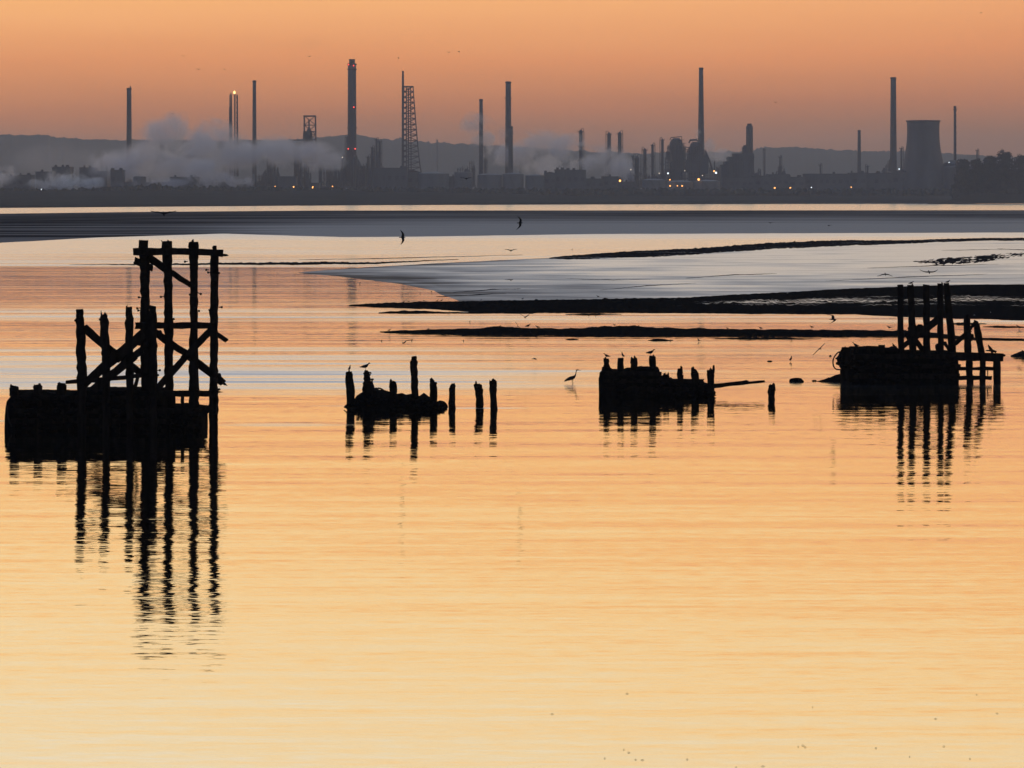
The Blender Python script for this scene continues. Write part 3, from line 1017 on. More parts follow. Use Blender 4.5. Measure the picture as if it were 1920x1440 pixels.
def cracker():
    Y = 4560.0
    r = root_at('cracking_unit', 1288, 'bulky domed cracking unit of two reactors in front of the tall tapering chimney', 'cracking unit', None, Y)
    k = Y / F / 2
    zb = 17
    for px, w, top in ((1268, 26, 259), (1303, 22, 266)):
        x = (px - 960) / F * Y
        z1 = zrow(top, Y)
        b = MB()
        b.lathe(x, Y, [(w * k * 1.0, zb), (w * k * 1.05, z1 - 24), (w * k, z1 - 10), (w * k * 0.8, z1 - 4), (w * k * 0.45, z1)], 22)
        b.build('reactor', M['steel'], r, smooth=True)
        b = MB()
        for s in (0.2, 0.4, 0.6, 0.8):
            z = zb + (z1 - zb) * s
            b.lathe(x, Y, [(w * k * 1.0, z), (w * k * 1.0 + 4, z + 0.1), (w * k * 1.0 + 4, z + 1.2), (w * k, z + 1.3)], 18)
        b.build('gallery', M['steel'], r)
    rnd = random.Random(5)
    b = MB()
    outline = [(1249, 292), (1252, 272), (1258, 262), (1280, 260), (1284, 276), (1292, 276), (1298, 268), (1318, 268), (1322, 280), (1326, 300), (1334, 312), (1340, 322)]
    px = 1249
    while px < 1340:
        a = P(px, interp(outline, px) + rnd.uniform(-1.5, 3), Y - 14)
        b.tube([(a.x, a.y, zb), tuple(a)], 0.6, 4)
        b.tube([(a.x, a.y + 28, zb), (a.x, a.y + 28, a.z - 1)], 0.6, 4)
        z = zb + 6
        while z < a.z:
            b.tube([(a.x, a.y, z), (a.x + 3.5, a.y, z)], 0.35, 4)
            z += 5
        px += rnd.uniform(3, 5)
    for row in (262, 276, 290, 305, 320, 334):
        ps = [q for q in range(1249, 1340, 2) if interp(outline, q) <= row]
        if ps:
            p0, p1 = P(ps[0], row, Y - 14), P(ps[-1], row, Y - 14)
            b.box(((p0.x + p1.x) / 2, Y, p0.z), (abs(p1.x - p0.x), 26, 0.9))
    b.build('frame', M['steel'], r)
    b = MB()
    for i in range(26):
        px = rnd.uniform(1252, 1334)
        t = interp(outline, px) + rnd.uniform(12, 40)
        hgt = rnd.uniform(8, 26)
        a = P(px, t, Y - rnd.uniform(0, 12))
        b.box((a.x, a.y, max(zb, a.z - hgt) / 2 + a.z / 2), (rnd.uniform(5, 13), 10, max(2, a.z - max(zb, a.z - hgt))))
    b.build('machine_housing', M['shed'], r)
    b = MB()
    b.tube([P(1292, 268, Y - 5), P(1294, 263, Y - 5), P(1306, 262, Y - 5), P(1311, 267, Y - 5), P(1312, 300, Y - 5)], 1.6, 8)
    b.tube([P(1256, 262, Y - 16), P(1258, 258, Y - 16), P(1278, 256, Y - 16), P(1279, 270, Y - 16)], 0.8, 6)
    b.tube([P(1322, 282, Y - 5), P(1330, 300, Y - 5), P(1336, 318, Y - 5)], 1.4, 8)
    b.build('transfer_pipe', M['steel'], r)


cracker()


def boiler_house():
    Y = 4540.0
    r = root_at('boiler_house', 1385, 'stepped boiler house with a squat collared chimney on its right end', 'boiler house', None, Y)

    def bx(x0, x1, top, dy=0, dep=40):
        a, b_ = P(x0, top, Y + dy), P(x1, 352, Y + dy)
        return ((a.x + b_.x) / 2, Y + dy, (a.z + 16) / 2), (abs(b_.x - a.x), dep, a.z - 16)
    b = MB()
    for q in ((1374, 1412, 288, 0), (1364, 1374, 294, 3), (1357, 1364, 303, 3), (1351, 1357, 309, 3)):
        c, s = bx(*q)
        b.box(c, s)
    b.build('wall', M['shed'], r)
    b = MB()
    c, s = bx(1392, 1400, 275, -4, 30)
    b.box(c, s)
    c, s = bx(1394, 1398, 272, -4, 12)
    b.box(c, s)
    b.build('precipitator', M['steel'], r)
    k = Y / F / 2
    x = (1404.5 - 960) / F * Y
    b = MB()
    b.lathe(x, Y - 8, [(14.0 * k, 16), (12.8 * k, zrow(238, Y)), (12.0 * k, zrow(236, Y))], 18)
    stack = b.build('chimney_shaft', M['concrete'], r, smooth=True)
    b = MB()
    b.lathe(x, Y - 8, [(8.6 * k, zrow(236, Y)), (8.6 * k, zrow(232, Y))], 14)
    b.build('flue', M['brick'], stack)
    rnd = random.Random(8)
    b = MB()
    for i in range(22):
        px = rnd.uniform(1352, 1412)
        top = interp([(1351, 309), (1374, 290), (1412, 290)], px) + rnd.uniform(0, 20)
        a = P(px, top, Y - 24)
        b.tube([(a.x, a.y, 16), tuple(a)], 0.5, 4)
        b.tube([tuple(a), (a.x + rnd.uniform(-9, 9), a.y, a.z)], 0.5, 4)
    b.build('pipework', M['steel'], r)


boiler_house()


def shed(x0, x1, top, label, Y=4500.0, roof='flat', mat='shed', detail=True, seed=0):
    rnd = random.Random(seed + int(x0))
    r = root_at('industrial_building', (x0 + x1) / 2, label, 'industrial building', 'low buildings of the works', Y)
    a, c = P(x0, top, Y), P(x1, top, Y)
    dep = 35
    w = c.x - a.x
    h = a.z - 15
    cx = (a.x + c.x) / 2
    b = MB()
    b.box((cx, Y, 15 + h / 2), (w, dep, h))
    wall = b.build('wall', M[mat], r)
    b = MB()
    if roof == 'flat':
        b.box((cx, Y, a.z + 0.5), (w + 1.2, dep + 1.2, 1.0))
    elif roof == 'gable':
        z = a.z
        b.add([(cx - w / 2 - 0.6, Y - dep / 2 - 1, z), (cx + w / 2 + 0.6, Y - dep / 2 - 1, z), (cx + w / 2 + 0.6, Y + dep / 2 + 1, z), (cx - w / 2 - 0.6, Y + dep / 2 + 1, z),
               (cx, Y - dep / 2 - 1, z + w * 0.13), (cx, Y + dep / 2 + 1, z + w * 0.13)],
              [(0, 1, 4), (3, 5, 2), (0, 4, 5, 3), (1, 2, 5, 4), (0, 3, 2, 1)])
    roof_o = b.build('roof', M['brick' if roof == 'gable' else 'steel'], r)
    if detail:
        for i in range(rnd.randint(1, 3)):
            b = MB()
            b.box((cx + rnd.uniform(-0.4, 0.4) * w, Y - 6, a.z + 2.2), (rnd.uniform(2, 5), 4, 3.6))
            b.build('roof_vent', M['steel'], roof_o)
        n = max(1, int(w / 9))
        for i in range(n):
            b = MB()
            b.box((cx - w / 2 + (i + 0.5) * w / n, Y - dep / 2 - 0.1, 15 + h * 0.62), (w / n * 0.55, 0.5, h * 0.18))
            b.build('window', M['steel'], wall)


def tank(px, w, top, label, Y=4480.0, dome=0.12, mat='tank'):
    r = root_at('storage_tank', px, label, 'storage tank', 'storage tanks of the works', Y)
    x = (px - 960) / F * Y
    R = w * Y / F / 2
    z = zrow(top, Y)
    b = MB()
    b.lathe(x, Y, [(R, 15), (R, z - R * dome)], 28)
    shell = b.build('shell', M[mat], r, smooth=False)
    b = MB()
    b.lathe(x, Y, [(R * 1.01, z - R * dome), (R * 0.8, z - R * dome * 0.55), (R * 0.4, z - R * dome * 0.15), (0.3, z)], 28)
    b.build('roof', M[mat], r)
    b = MB()
    for i in range(10):
        a = -1.2 - i * 0.08
        b.box((x + (R + 0.5) * math.cos(a), Y + (R + 0.5) * math.sin(a), 15 + (z - 15) * (i + 0.5) / 11), (1.4, 1.2, 0.9))
    b.build('stairway', M['steel'], shell)


shed(10, 36, 331, 'left half of the pair of flat roofed blocks at the far left edge')
shed(36, 62, 329, 'right half of the pair of flat roofed blocks at the far left edge')
shed(70, 101, 323, 'low building left of the block with the highest roof at far left')
shed(101, 135, 314, 'boxy building with the highest flat roof of the far left group', Y=4560)
shed(152, 181, 315, 'square topped building right of the highest flat roof at far left', Y=4560)
shed(180, 204, 322, 'low lean building stepping down from the square topped one', Y=4560)
shed(210, 232, 320, 'small dark building just left of the slim far left chimney')
tank(262, 24, 330, 'small storage tank right of the slim far left chimney')
shed(322, 372, 333, 'long pale building showing through the steam under the plume')
shed(372, 405, 338, 'low shed tucked in the steam right of the long pale building', Y=4600)
shed(700, 764, 316, 'big windowless shed right of the clustered columns, before the lattice tower', Y=4480)
shed(764, 790, 323, 'shed with a shallow gable at the foot of the lattice tower', roof='gable')
tank(813, 58, 322, 'wide storage tank with a shallow cone roof right of the lattice tower')
shed(836, 858, 332, 'tiny shed between the wide tank and the roof plant')
tank(869, 34, 322, 'storage tank beneath the small roof plant, left of the middle chimneys', dome=0.05)
tank(918, 46, 325, 'storage tank at the foot of the tapering middle chimney')
tank(962, 40, 324, 'storage tank at the foot of the tall middle chimney')
tank(1003, 36, 327, 'storage tank right of the middle chimneys')
shed(1020, 1042, 325, 'small shed against the long raised warehouse', roof='gable')
shed(1040, 1062, 319, 'left bay of the raised warehouse under the second plume', roof='flat')
shed(1061, 1098, 320, 'right bay of the raised warehouse under the second plume', Y=4470)
shed(1096, 1132, 336, 'low shed between the raised warehouse and the amber lamp')
shed(1128, 1158, 332, 'flat roofed block immediately left of the bright amber lamp')
shed(1158, 1200, 342, 'very low shed under the bright amber lamp')
shed(1176, 1200, 326, 'block at the source of the second plume', Y=4560)
tank(1226, 44, 335, 'storage tank below the three spaced columns')
tank(1275, 50, 338, 'storage tank below the domed cracking unit', Y=4400)
tank(1325, 50, 337, 'storage tank right of the cracking unit lamps', Y=4400)
shed(1352, 1412, 333, 'low annex in front of the stepped boiler house', Y=4440)
shed(1412, 1442, 331, 'low shed right of the stepped boiler house')
shed(1442, 1478, 328, 'shed with rooftop plant below the thin capped column')
shed(1476, 1508, 333, 'shed left of the long roofed depot')
shed(1507, 1592, 327, 'long roofed depot between the works and the short grey chimney')
shed(1592, 1624, 325, 'shed at the foot of the short grey chimney')
shed(1622, 1672, 326, 'shed under the slanting gantry')
shed(1668, 1700, 322, 'shed hiding the foot of the tall plain chimney')
tank(1785, 34, 300, 'domed plant room carrying the needle thin chimney', dome=0.5, mat='steel')
b_ = tank(1797, 60, 308, 'lower drum shaped plant room beside the wooded knoll', dome=0.2, mat='steel')
for x0, x1, t_, n_ in ((404, 440, 343, 'ruined looking low range at the right edge of the left plume'), (440, 470, 346, 'low wall like range left of the stepped process unit'),
                       (524, 556, 332, 'pale shed between the capped tower and the narrow tall tower'), (584, 600, 344, 'tiny shed between the pyramid unit and the ragged cluster'),
                       (232, 322, 343, 'long very low range below the biggest bank of steam')):
    shed(x0, x1, t_, n_, detail=False)


def lamp(px, row, col, rad, label, Y=4380.0, post=True):
    c = P(px, row, Y)
    r = empty('flood_lamp', (c.x, c.y, 14), label, 'lamp', 'lit lamps along the works')
    b = MB()
    b.lathe(c.x, c.y, [(rad * 0.3, c.z - rad), (rad * 0.85, c.z - rad * 0.55), (rad, c.z), (rad * 0.85, c.z + rad * 0.55), (rad * 0.3, c.z + rad)], 10)
    b.build('lamp_head', M[col], r, smooth=True)
    b = MB()
    b.tube([(c.x, c.y + 0.8, 13), (c.x, c.y + 0.8, c.z)], 0.25, 5)
    b.build('mast', M['steel'], r)


LAMPS = [(516, 351, 'amber', 1.75, 'bright amber lamp under the capped process tower, leftmost of four amber lamps in a row'),
         (550.5, 350.5, 'amber', 1.0, 'smaller amber lamp, second of the four in a row at left'),
         (587, 351.5, 'amber', 1.6, 'bright amber lamp, third of the four in a row at left'),
         (623, 350, 'amber', 1.2, 'amber lamp left of the foot of the thickest chimney'),
         (1162.5, 339, 'amber', 1.6, 'bright amber lamp beside the second plume, alone'),
         (1252.5, 325, 'white_light', 1.2, 'white lamp at the left corner of the cracking unit'),
         (1256, 337, 'amber', 0.9, 'amber lamp midway below the white one at the cracking unit'),
         (1256.5, 348.5, 'amber', 1.0, 'amber lamp lowest and leftmost of a row of three below the cracking unit'),
         (1270, 348.5, 'amber', 0.75, 'dim amber lamp, middle of the low row of three below the cracking unit'),
         (1279, 348.5, 'amber', 0.95, 'amber lamp, right end of the low row of three below the cracking unit'),
         (1310, 336.5, 'amber', 1.7, 'biggest amber lamp under the right reactor of the cracking unit'),
         (1339, 321, 'amber', 1.1, 'amber lamp touching a white one left of the boiler house'),
         (1342.5, 324, 'white_light', 1.5, 'large white lamp touching an amber one left of the boiler house'),
         (1452.5, 352.5, 'amber', 1.2, 'left amber lamp of two in front of the low sheds on the right'),
         (1482, 352.5, 'amber', 1.2, 'right amber lamp of two in front of the low sheds on the right'),
         (1521.5, 351.5, 'white_light', 0.8, 'small white lamp in front of the long roofed depot'),
         (1596, 351, 'amber', 0.8, 'small orange lamp below the short grey chimney'),
         (1686, 317, 'white_light', 0.9, 'small white lamp at the left foot of the cooling tower'),
         (1779.5, 304.5, 'white_light', 0.7, 'small white lamp high on the domed plant room'),
         (44, 356, 'white_light', 0.7, 'faint white lamp below the far left blocks, left of a brighter one'),
         (78, 355.5, 'white_light', 1.0, 'white lamp below the far left blocks, the brighter of two'),
         (1236, 325, 'dim_light', 0.8, 'dim lamp between the spaced columns'),
         (1183, 318, 'dim_light', 0.8, 'dim lamp at the source of the second plume'),
         (1409, 360, 'dim_light', 0.8, 'dim lamp low on the shore below the boiler house'),
         (1284, 320, 'dim_light', 0.7, 'dim lamp high in the middle of the cracking unit'),
         (1317, 329, 'dim_light', 0.7, 'dim lamp just above right of the biggest amber lamp'),
         (1399, 355, 'dim_light', 0.7, 'dim lamp at the shore left of the lowest dim one'),
         (642, 295, 'dim_light', 0.8, 'dim lamp on the thin column left of the thickest chimney')]
for q in LAMPS:
    lamp(*q)


# ------------------------------------------------------------------ wooded knoll on the right
def knoll():
    nx = 40
    vs, fs = [], []
    for i in range(nx + 1):
        px = 1740 + 420 * i / nx
        e = min(1, max(0, (px - 1770) / 50.0))
        for y, hh in ((3830, 0.0), (3850, 0.35), (3890, 0.8), (3960, 1.0), (4100, 1.0), (4250, 0.6)):
            vs.append(((px - 960) / F * y, y, 2 + 14 * hh * e + mnoise.noise(Vector((px * .1, y * .02, 0)))))
    for i in range(nx):
        for j in range(5):
            a = i * 6 + j
            fs.append((a, a + 6, a + 7, a + 1))
    b = MB()
    b.add(vs, fs)
    tag(b.build('knoll', M['bank'], smooth=True), kind='structure')


knoll()


def leafy(cx, cy, z0, z1, rad, seed, n=1500, ls=1.5):
    rnd = random.Random(seed)
    b = MB()
    clumps = []
    for i in range(46):
        t = rnd.random() ** 0.9
        a = rnd.uniform(0, 6.283)
        rr = rad * math.sin(math.pi * min(0.98, 0.28 + 0.62 * t)) * math.sqrt(rnd.random()) * 0.95
        clumps.append((cx + rr * math.cos(a), cy + rr * math.sin(a), z0 + (z1 - z0) * t * 0.93, rad * rnd.uniform(0.22, 0.42)))
    for i in range(n):
        c = clumps[rnd.randrange(len(clumps))]
        d = Vector((rnd.gauss(0, 1), rnd.gauss(0, 1), rnd.gauss(0, 1))).normalized() * c[3] * rnd.uniform(0.5, 1.08)
        p = Vector(c[:3]) + d
        u = Vector((rnd.gauss(0, 1), rnd.gauss(0, 1), rnd.gauss(0, 1))).normalized() * ls * rnd.uniform(0.5, 1.2)
        w = Vector((rnd.gauss(0, 1), rnd.gauss(0, 1), rnd.gauss(0, 1))).normalized() * ls * rnd.uniform(0.4, 0.9)
        b.add([p - u, p + w, p + u, p - w], [(0, 1, 2, 3)])
    return b, clumps


def tree(px, top, base, w, Y, label, seed):
    a = P(px, top, Y)
    zb = 8.0
    z0 = P(px, base, Y).z
    r = empty('tree', (a.x, Y, zb), label, 'tree', 'trees on the wooded knoll')
    rad = w * Y / F / 2
    b, clumps = leafy(a.x, Y, z0, a.z, rad, seed, n=5200, ls=1.7)
    b.build('crown', M['leaf'], r)
    t = MB()
    t.tube([(a.x, Y, zb), (a.x + 0.5, Y, zb + (z0 - zb) * 0.6), (a.x, Y, z0 + (a.z - z0) * 0.4), (a.x + 0.5, Y, z0 + (a.z - z0) * 0.85)], [1.6, 1.2, 0.8, 0.3], 8)
    for c in clumps[:16]:
        t.tube([(a.x, Y, z0 + (c[2] - z0) * 0.5), ((a.x + c[0]) / 2, (Y + c[1]) / 2, (z0 + c[2]) / 2 + (c[2] - z0) * .15), c[:3]], [0.6, 0.4, 0.15], 5)
    t.build('trunk', M['bark'], r)


for i, q in enumerate([(1806, 300, 372, 40, 3990, 'rounded tree at the left end of the knoll, upper row'),
                       (1830, 299, 372, 40, 4010, 'tree with a level top, second along the upper row of the knoll'),
                       (1856, 293, 372, 46, 3990, 'tree stepping up toward the tallest on the knoll'),
                       (1886, 283, 372, 54, 4000, 'tallest tree on the knoll, with a twiggy top'),
                       (1916, 289, 372, 50, 4010, 'big tree at the right edge of the photo on the knoll'),
                       (1950, 292, 372, 50, 4000, 'tree on the knoll past the right edge, its side just showing'),
                       (1799, 330, 376, 30, 3930, 'low bush like tree at the foot of the knoll, leftmost of the lower row'),
                       (1822, 322, 376, 42, 3930, 'low tree second along the lower row of the knoll'),
                       (1850, 320, 376, 44, 3930, 'low tree in the middle of the lower row of the knoll'),
                       (1880, 318, 376, 46, 3930, 'low tree right of the middle of the lower row of the knoll'),
                       (1912, 318, 376, 48, 3930, 'low tree at the right end of the lower row of the knoll')]):
    tree(*q, 50 + i)


# ------------------------------------------------------------------ steam
def steam(blobs, label, dens, thr=0.10, nscale=0.02, namp=2.8, seed=0.0, col=(0.96, 0.96, 0.97), ext=0.75):
    """blobs: (px, row, rx_px, rz_px, Y) - a plume as the union of soft puffs with a turbulent edge"""
    bl = []
    for px, row, rx, rz, Y in blobs:
        c = P(px, row, Y)
        k = Y / F
        bl.append((c, Vector((rx * k, min(rx, rz * 1.3) * k, rz * k))))
    lo = Vector([min(c[i] - r[i] * 1.0 for c, r in bl) for i in range(3)])
    hi = Vector([max(c[i] + r[i] * 1.0 for c, r in bl) for i in range(3)])
    lo.z = max(lo.z, 16)
    b = MB()
    b.box((lo + hi) / 2, hi - lo)
    m, t, out = new_mat('steam')
    c = N(t, 'ShaderNodeTexCoord')
    o_loc = None
    n = N(t, 'ShaderNodeTexNoise')
    n.inputs['Scale'].default_value = nscale
    n.inputs['Detail'].default_value = 7.0
    n.inputs['Roughness'].default_value = 0.62
    n.inputs['Distortion'].default_value = 0.8
    gp = N(t, 'ShaderNodeNewGeometry')
    off = N(t, 'ShaderNodeVectorMath', operation='ADD')
    t.links.new(gp.outputs['Position'], off.inputs[0])
    off.inputs[1].default_value = (seed * 100, 0, 0)
    t.links.new(off.outputs[0], n.inputs['Vector'])
    acc = None
    for cc, rr in bl:
        s = N(t, 'ShaderNodeVectorMath', operation='SUBTRACT')
        t.links.new(gp.outputs['Position'], s.inputs[0])
        s.inputs[1].default_value = cc
        d = N(t, 'ShaderNodeVectorMath', operation='DIVIDE')
        t.links.new(s.outputs[0], d.inputs[0])
        d.inputs[1].default_value = rr
        l = N(t, 'ShaderNodeVectorMath', operation='LENGTH')
        t.links.new(d.outputs[0], l.inputs[0])
        v = math_node(t, 'SUBTRACT', 1.0, l.outputs['Value'])
        acc = v if acc is None else math_node(t, 'MAXIMUM', acc, v)
    nn = math_node(t, 'MULTIPLY', math_node(t, 'SUBTRACT', n.outputs[0], 0.52), namp * 2)
    val = math_node(t, 'ADD', math_node(t, 'MULTIPLY', acc, 1.0), nn)
    # keep the puff inside its own reach
    val = math_node(t, 'MULTIPLY', math_node(t, 'MAXIMUM', math_node(t, 'SUBTRACT', val, thr), 0.0), math_node(t, 'MULTIPLY', math_node(t, 'MAXIMUM', acc, 0.0), 2.6))
    dn = math_node(t, 'MULTIPLY', math_node(t, 'MINIMUM', val, 0.6), dens)
    v = N(t, 'ShaderNodeVolumePrincipled')
    v.inputs['Color'].default_value = (*col, 1)
    v.inputs['Anisotropy'].default_value = 0.35
    t.links.new(dn, v.inputs['Density'])
    t.links.new(v.outputs[0], out.inputs['Volume'])
    o = b.build('steam_plume', m)
    tag(o, label, 'steam', 'steam plumes over the works', kind='stuff')
    return o


STEAM = True
if STEAM:
    steam([(325, 258, 80, 54, 4525), (385, 266, 80, 50, 4525), (290, 300, 90, 55, 4525), (440, 285, 85, 46, 4525), (520, 284, 75, 36, 4525), (585, 292, 60, 32, 4525), (620, 300, 36, 24, 4525), (225, 310, 70, 40, 4525), (360, 315, 90, 36, 4525)],
          'big bank of grey steam drifting left across the left half of the works', 0.080, nscale=0.022, seed=1)
    steam([(120, 338, 60, 26, 4420), (165, 344, 60, 16, 4420), (85, 345, 45, 14, 4420)], 'low pale steam hugging the ground at far left', 0.10, nscale=0.04, seed=2)
    steam([(400, 335, 60, 24, 4430), (375, 318, 45, 28, 4430), (440, 342, 50, 16, 4430), (300, 345, 90, 14, 4430)], 'low bright steam rolling along the ground under the big bank', 0.10, nscale=0.04, seed=3)
    steam([(1160, 312, 50, 36, 4540), (1120, 296, 60, 34, 4540), (1065, 280, 62, 34, 4540), (1010, 268, 60, 32, 4600), (960, 285, 80, 36, 4600), (1040, 310, 90, 34, 4600), (925, 258, 60, 26, 4600), (890, 234, 50, 28, 4600), (1182, 335, 34, 22, 4540)],
          'second grey plume rising leftward from the dark column in the middle', 0.075, nscale=0.022, seed=4)
    steam([(1332, 275, 18, 22, 4640), (1350, 292, 30, 18, 4640), (1308, 250, 10, 18, 4640), (1375, 300, 30, 12, 4640)], 'small wisps of steam either side of the tall tapering chimney', 0.09, nscale=0.05, seed=5)
    steam([(5, 328, 40, 22, 4420)], 'scrap of steam at the left edge of the photo', 0.10, nscale=0.04, seed=6)
    steam([(560, 82, 110, 18, 4700), (470, 72, 70, 12, 4720), (630, 98, 50, 12, 4700)], 'faint smear of smoke trailing left in the sky by the thickest chimney', 0.003, nscale=0.012, seed=8, col=(0.5, 0.5, 0.5))
    steam([(110, 300, 160, 50, 5200)], 'very thin veil of steam before the hills at far left', 0.006, nscale=0.012, seed=7, namp=1.0)

# ------------------------------------------------------------------ ruined timber jetties
def post_mesh(pts, Y, depth=None, seed=0, jag=0.06, splint=0, base=None):
    """one weathered timber: pts are (px, row, width px) from the top down, at distance Y"""
    rnd = random.Random(seed * 13 + int(pts[0][0]))
    k = Y / F
    b = MB()
    full = []
    for (a, c) in zip(pts, pts[1:]):
        n = max(2, int(abs(c[1] - a[1]) / 9))
        for i in range(n):
            s = i / n
            full.append(tuple(a[q] + (c[q] - a[q]) * s for q in range(3)))
    full.append(pts[-1])
    rings = []
    W0 = sum(p[2] for p in pts) / len(pts) * k
    dep = (depth or W0)
    for i, (px, row, w) in enumerate(reversed(full)):
        top = i == len(full) - 1
        c = P(px, row, Y)
        hw = w * k / 2
        ring = []
        for q, (ax, ay) in enumerate(((-1, -.75), (-.75, -1), (.75, -1), (1, -.75), (1, .75), (.75, 1), (-.75, 1), (-1, .75))):
            jx = rnd.uniform(-.035, .035) * (1.0 if not top else 0.5)
            ring.append((c.x + ax * hw + jx * 0.8, c.y + ay * dep / 2 + jx, c.z + (rnd.uniform(-jag, jag * 0.6) if top else 0)))
        rings.append(ring)
    b.rings(rings)
    top = full[0]
    c = P(top[0], top[1], Y)
    for i in range(splint):
        hw = top[2] * k / 2
        x = c.x + rnd.uniform(-hw, hw)
        y = c.y + rnd.uniform(-dep / 3, dep / 3)
        h = rnd.uniform(0.04, 0.13)
        r = rnd.uniform(0.03, 0.06)
        b.tube([(x, y, c.z - 0.25), (x + rnd.uniform(-.01, .01), y, c.z + h * 0.4), (x + rnd.uniform(-.03, .03), y, c.z + h)], [r * 1.6, r, 0.004], 4)
    return b


def beam_mesh(a, c, w, Ya, Yc=None, depth=0.14, seed=0, split=0):
    """squared timber between two picture points; w is (start, end) thickness in px"""
    rnd = random.Random(seed + int(a[0] * 3 + c[1]))
    Yc = Yc or Ya
    p0, p1 = P(a[0], a[1], Ya), P(c[0], c[1], Yc)
    k = (Ya + Yc) / 2 / F
    d = (p1 - p0)
    L = d.length
    d.normalize()
    side = Vector((-d.z, 0, d.x))
    n = max(3, int(L / 0.28))
    rings = []
    for i in range(n + 1):
        s = i / n
        p = p0 + (p1 - p0) * s
        hw = (w[0] + (w[1] - w[0]) * s) * k / 2
        e = d * (rnd.uniform(-0.06, 0.06) if i in (0, n) else 0)
        j = [rnd.uniform(-0.02, 0.02) for _ in range(4)]
        end = [d * rnd.uniform(-0.07, 0.07) if i in (0, n) else Vector((0, 0, 0)) for _ in range(4)]
        rings.append([p + side * (hw + j[0]) + Vector((0, -depth / 2, 0)) + end[0], p + side * (hw + j[1]) + Vector((0, depth / 2, 0)) + end[1],
                      p - side * (hw + j[2]) + Vector((0, depth / 2, 0)) + end[2], p - side * (hw + j[3]) + Vector((0, -depth / 2, 0)) + end[3]])
    b = MB()
    b.rings(rings)
    for i in range(split):
        o_ = side * rnd.uniform(-1, 1) * w[1] * k * 0.35
        q = p1 + o_
        r = w[1] * k * 0.17
        b.tube([q - d * 0.25, q + d * rnd.uniform(.02, .08), q + d * rnd.uniform(.09, .20)], [r, r * .8, 0.005], 4)
    return b


def mound_mesh(out, base, Y0, D, seed=0, jit=0.06, box=False, n=None):
    """out: skyline points (px,row); real body of depth D behind Y0, footed below the water"""
    x0, x1 = out[0][0], out[-1][0]
    n = n or int((x1 - x0) / 2.0)
    secs = [(0.0, 0.0), (0.02, 0.5), (0.05, 0.97), (0.25, 1.0), (0.7, 0.97), (0.93, 0.9), (1.0, 0.0)] if box else \
           [(0.0, 0.0), (0.08, 0.35), (0.2, 0.7), (0.38, 0.93), (0.5, 1.0), (0.68, 0.9), (0.86, 0.5), (1.0, 0.0)]
    peak = 0.05 if box else 0.5
    b = MB()
    m = len(secs)
    vs, fs = [], []
    for i in range(n + 1):
        px = x0 + (x1 - x0) * i / n
        row = interp(out, px)
        Yp = Y0 + D * peak
        zt = P(px, row, Yp).z
        for j, (s, h) in enumerate(secs):
            y = Y0 + D * s
            x = (px - 960) / F * (Yp + (y - Yp) * 0.3)
            z = -0.35 + (zt + 0.35) * h if h < 1 else zt
            q = Vector((x * 2.2, y * 2.2, z * 2.2 + seed))
            e = jit * (mnoise.noise(q) + 0.6 * mnoise.noise(q * 2.7))
            f_ = 0.4 if h >= 0.97 else 1.6
            vs.append((x + e * 0.6, y - abs(e) * f_ * (1 if s < .5 else -1), z + (e * 0.7 if h > 0 else 0)))
    for i in range(n):
        for j in range(m - 1):
            a = i * m + j
            fs.append((a, a + 1, a + m + 1, a + m))
    fs.append(tuple(range(m))[::-1])
    fs.append(tuple(n * m + j for j in range(m)))
    b.add(vs, fs)
    return b


def jetty_root(name, px, Y, label, cat, group=None):
    return empty(name, ((px - 960) / F * Y, Y, 0.0), label, cat, group)


def bolt(r, a, c, Y, rad=0.018, head=True):
    b = MB()
    p0, p1 = P(*a, Y), P(*c, Y)
    b.tube([p0, p1], rad, 5)
    if head:
        d = (p1 - p0).normalized()
        b.tube([p1 - d * 0.02, p1 + d * 0.05], rad * 2.6, 6)
    b.build('bolt', M['iron'], r)


def hose(r, pts, Y, rad, name='rope'):
    """smooth hanging line through picture points"""
    q = [P(x, y, Y + (z if len_ == 3 else 0)) for x, y, z, len_ in [(p[0], p[1], (p[2] if len(p) == 3 else 0), len(p)) for p in pts]]
    fine = []
    for i in range(len(q) - 1):
        p0, p1, p2, p3 = q[max(0, i - 1)], q[i], q[i + 1], q[min(len(q) - 1, i + 2)]
        for s in range(6):
            t_ = s / 6
            fine.append(0.5 * ((2 * p1) + (p2 - p0) * t_ + (2 * p0 - 5 * p1 + 4 * p2 - p3) * t_ ** 2 + (3 * p1 - p0 - 3 * p2 + p3) * t_ ** 3))
    fine.append(q[-1])
    b = MB()
    b.tube(fine, rad, 6)
    b.build(name, M['iron'], r, smooth=True)


def clutter(seed, x0, x1, top, base, Y, n, size=(0.08, 0.3)):
    """broken stones and timber ends lying against a crib or mound"""
    rnd = random.Random(seed)
    b = MB()
    for i in range(n):
        px = rnd.uniform(x0, x1)
        row = rnd.uniform(interp(top, px) + 3, base)
        c = P(px, row, Y - rnd.uniform(0, 0.35))
        s = rnd.uniform(*size)
        rings = []
        a0 = rnd.uniform(0, 3)
        for hh, rr in ((-0.5, 0.5), (-0.2, 0.95), (0.2, 1.0), (0.5, 0.5)):
            rings.append([(c.x + s * rr * rnd.uniform(.7, 1.2) * math.cos(a0 + 6.283 * j / 6), c.y + s * rr * rnd.uniform(.7, 1.2) * math.sin(a0 + 6.283 * j / 6), c.z + s * hh * rnd.uniform(.6, 1)) for j in range(6)])
        b.rings(rings)
    return b


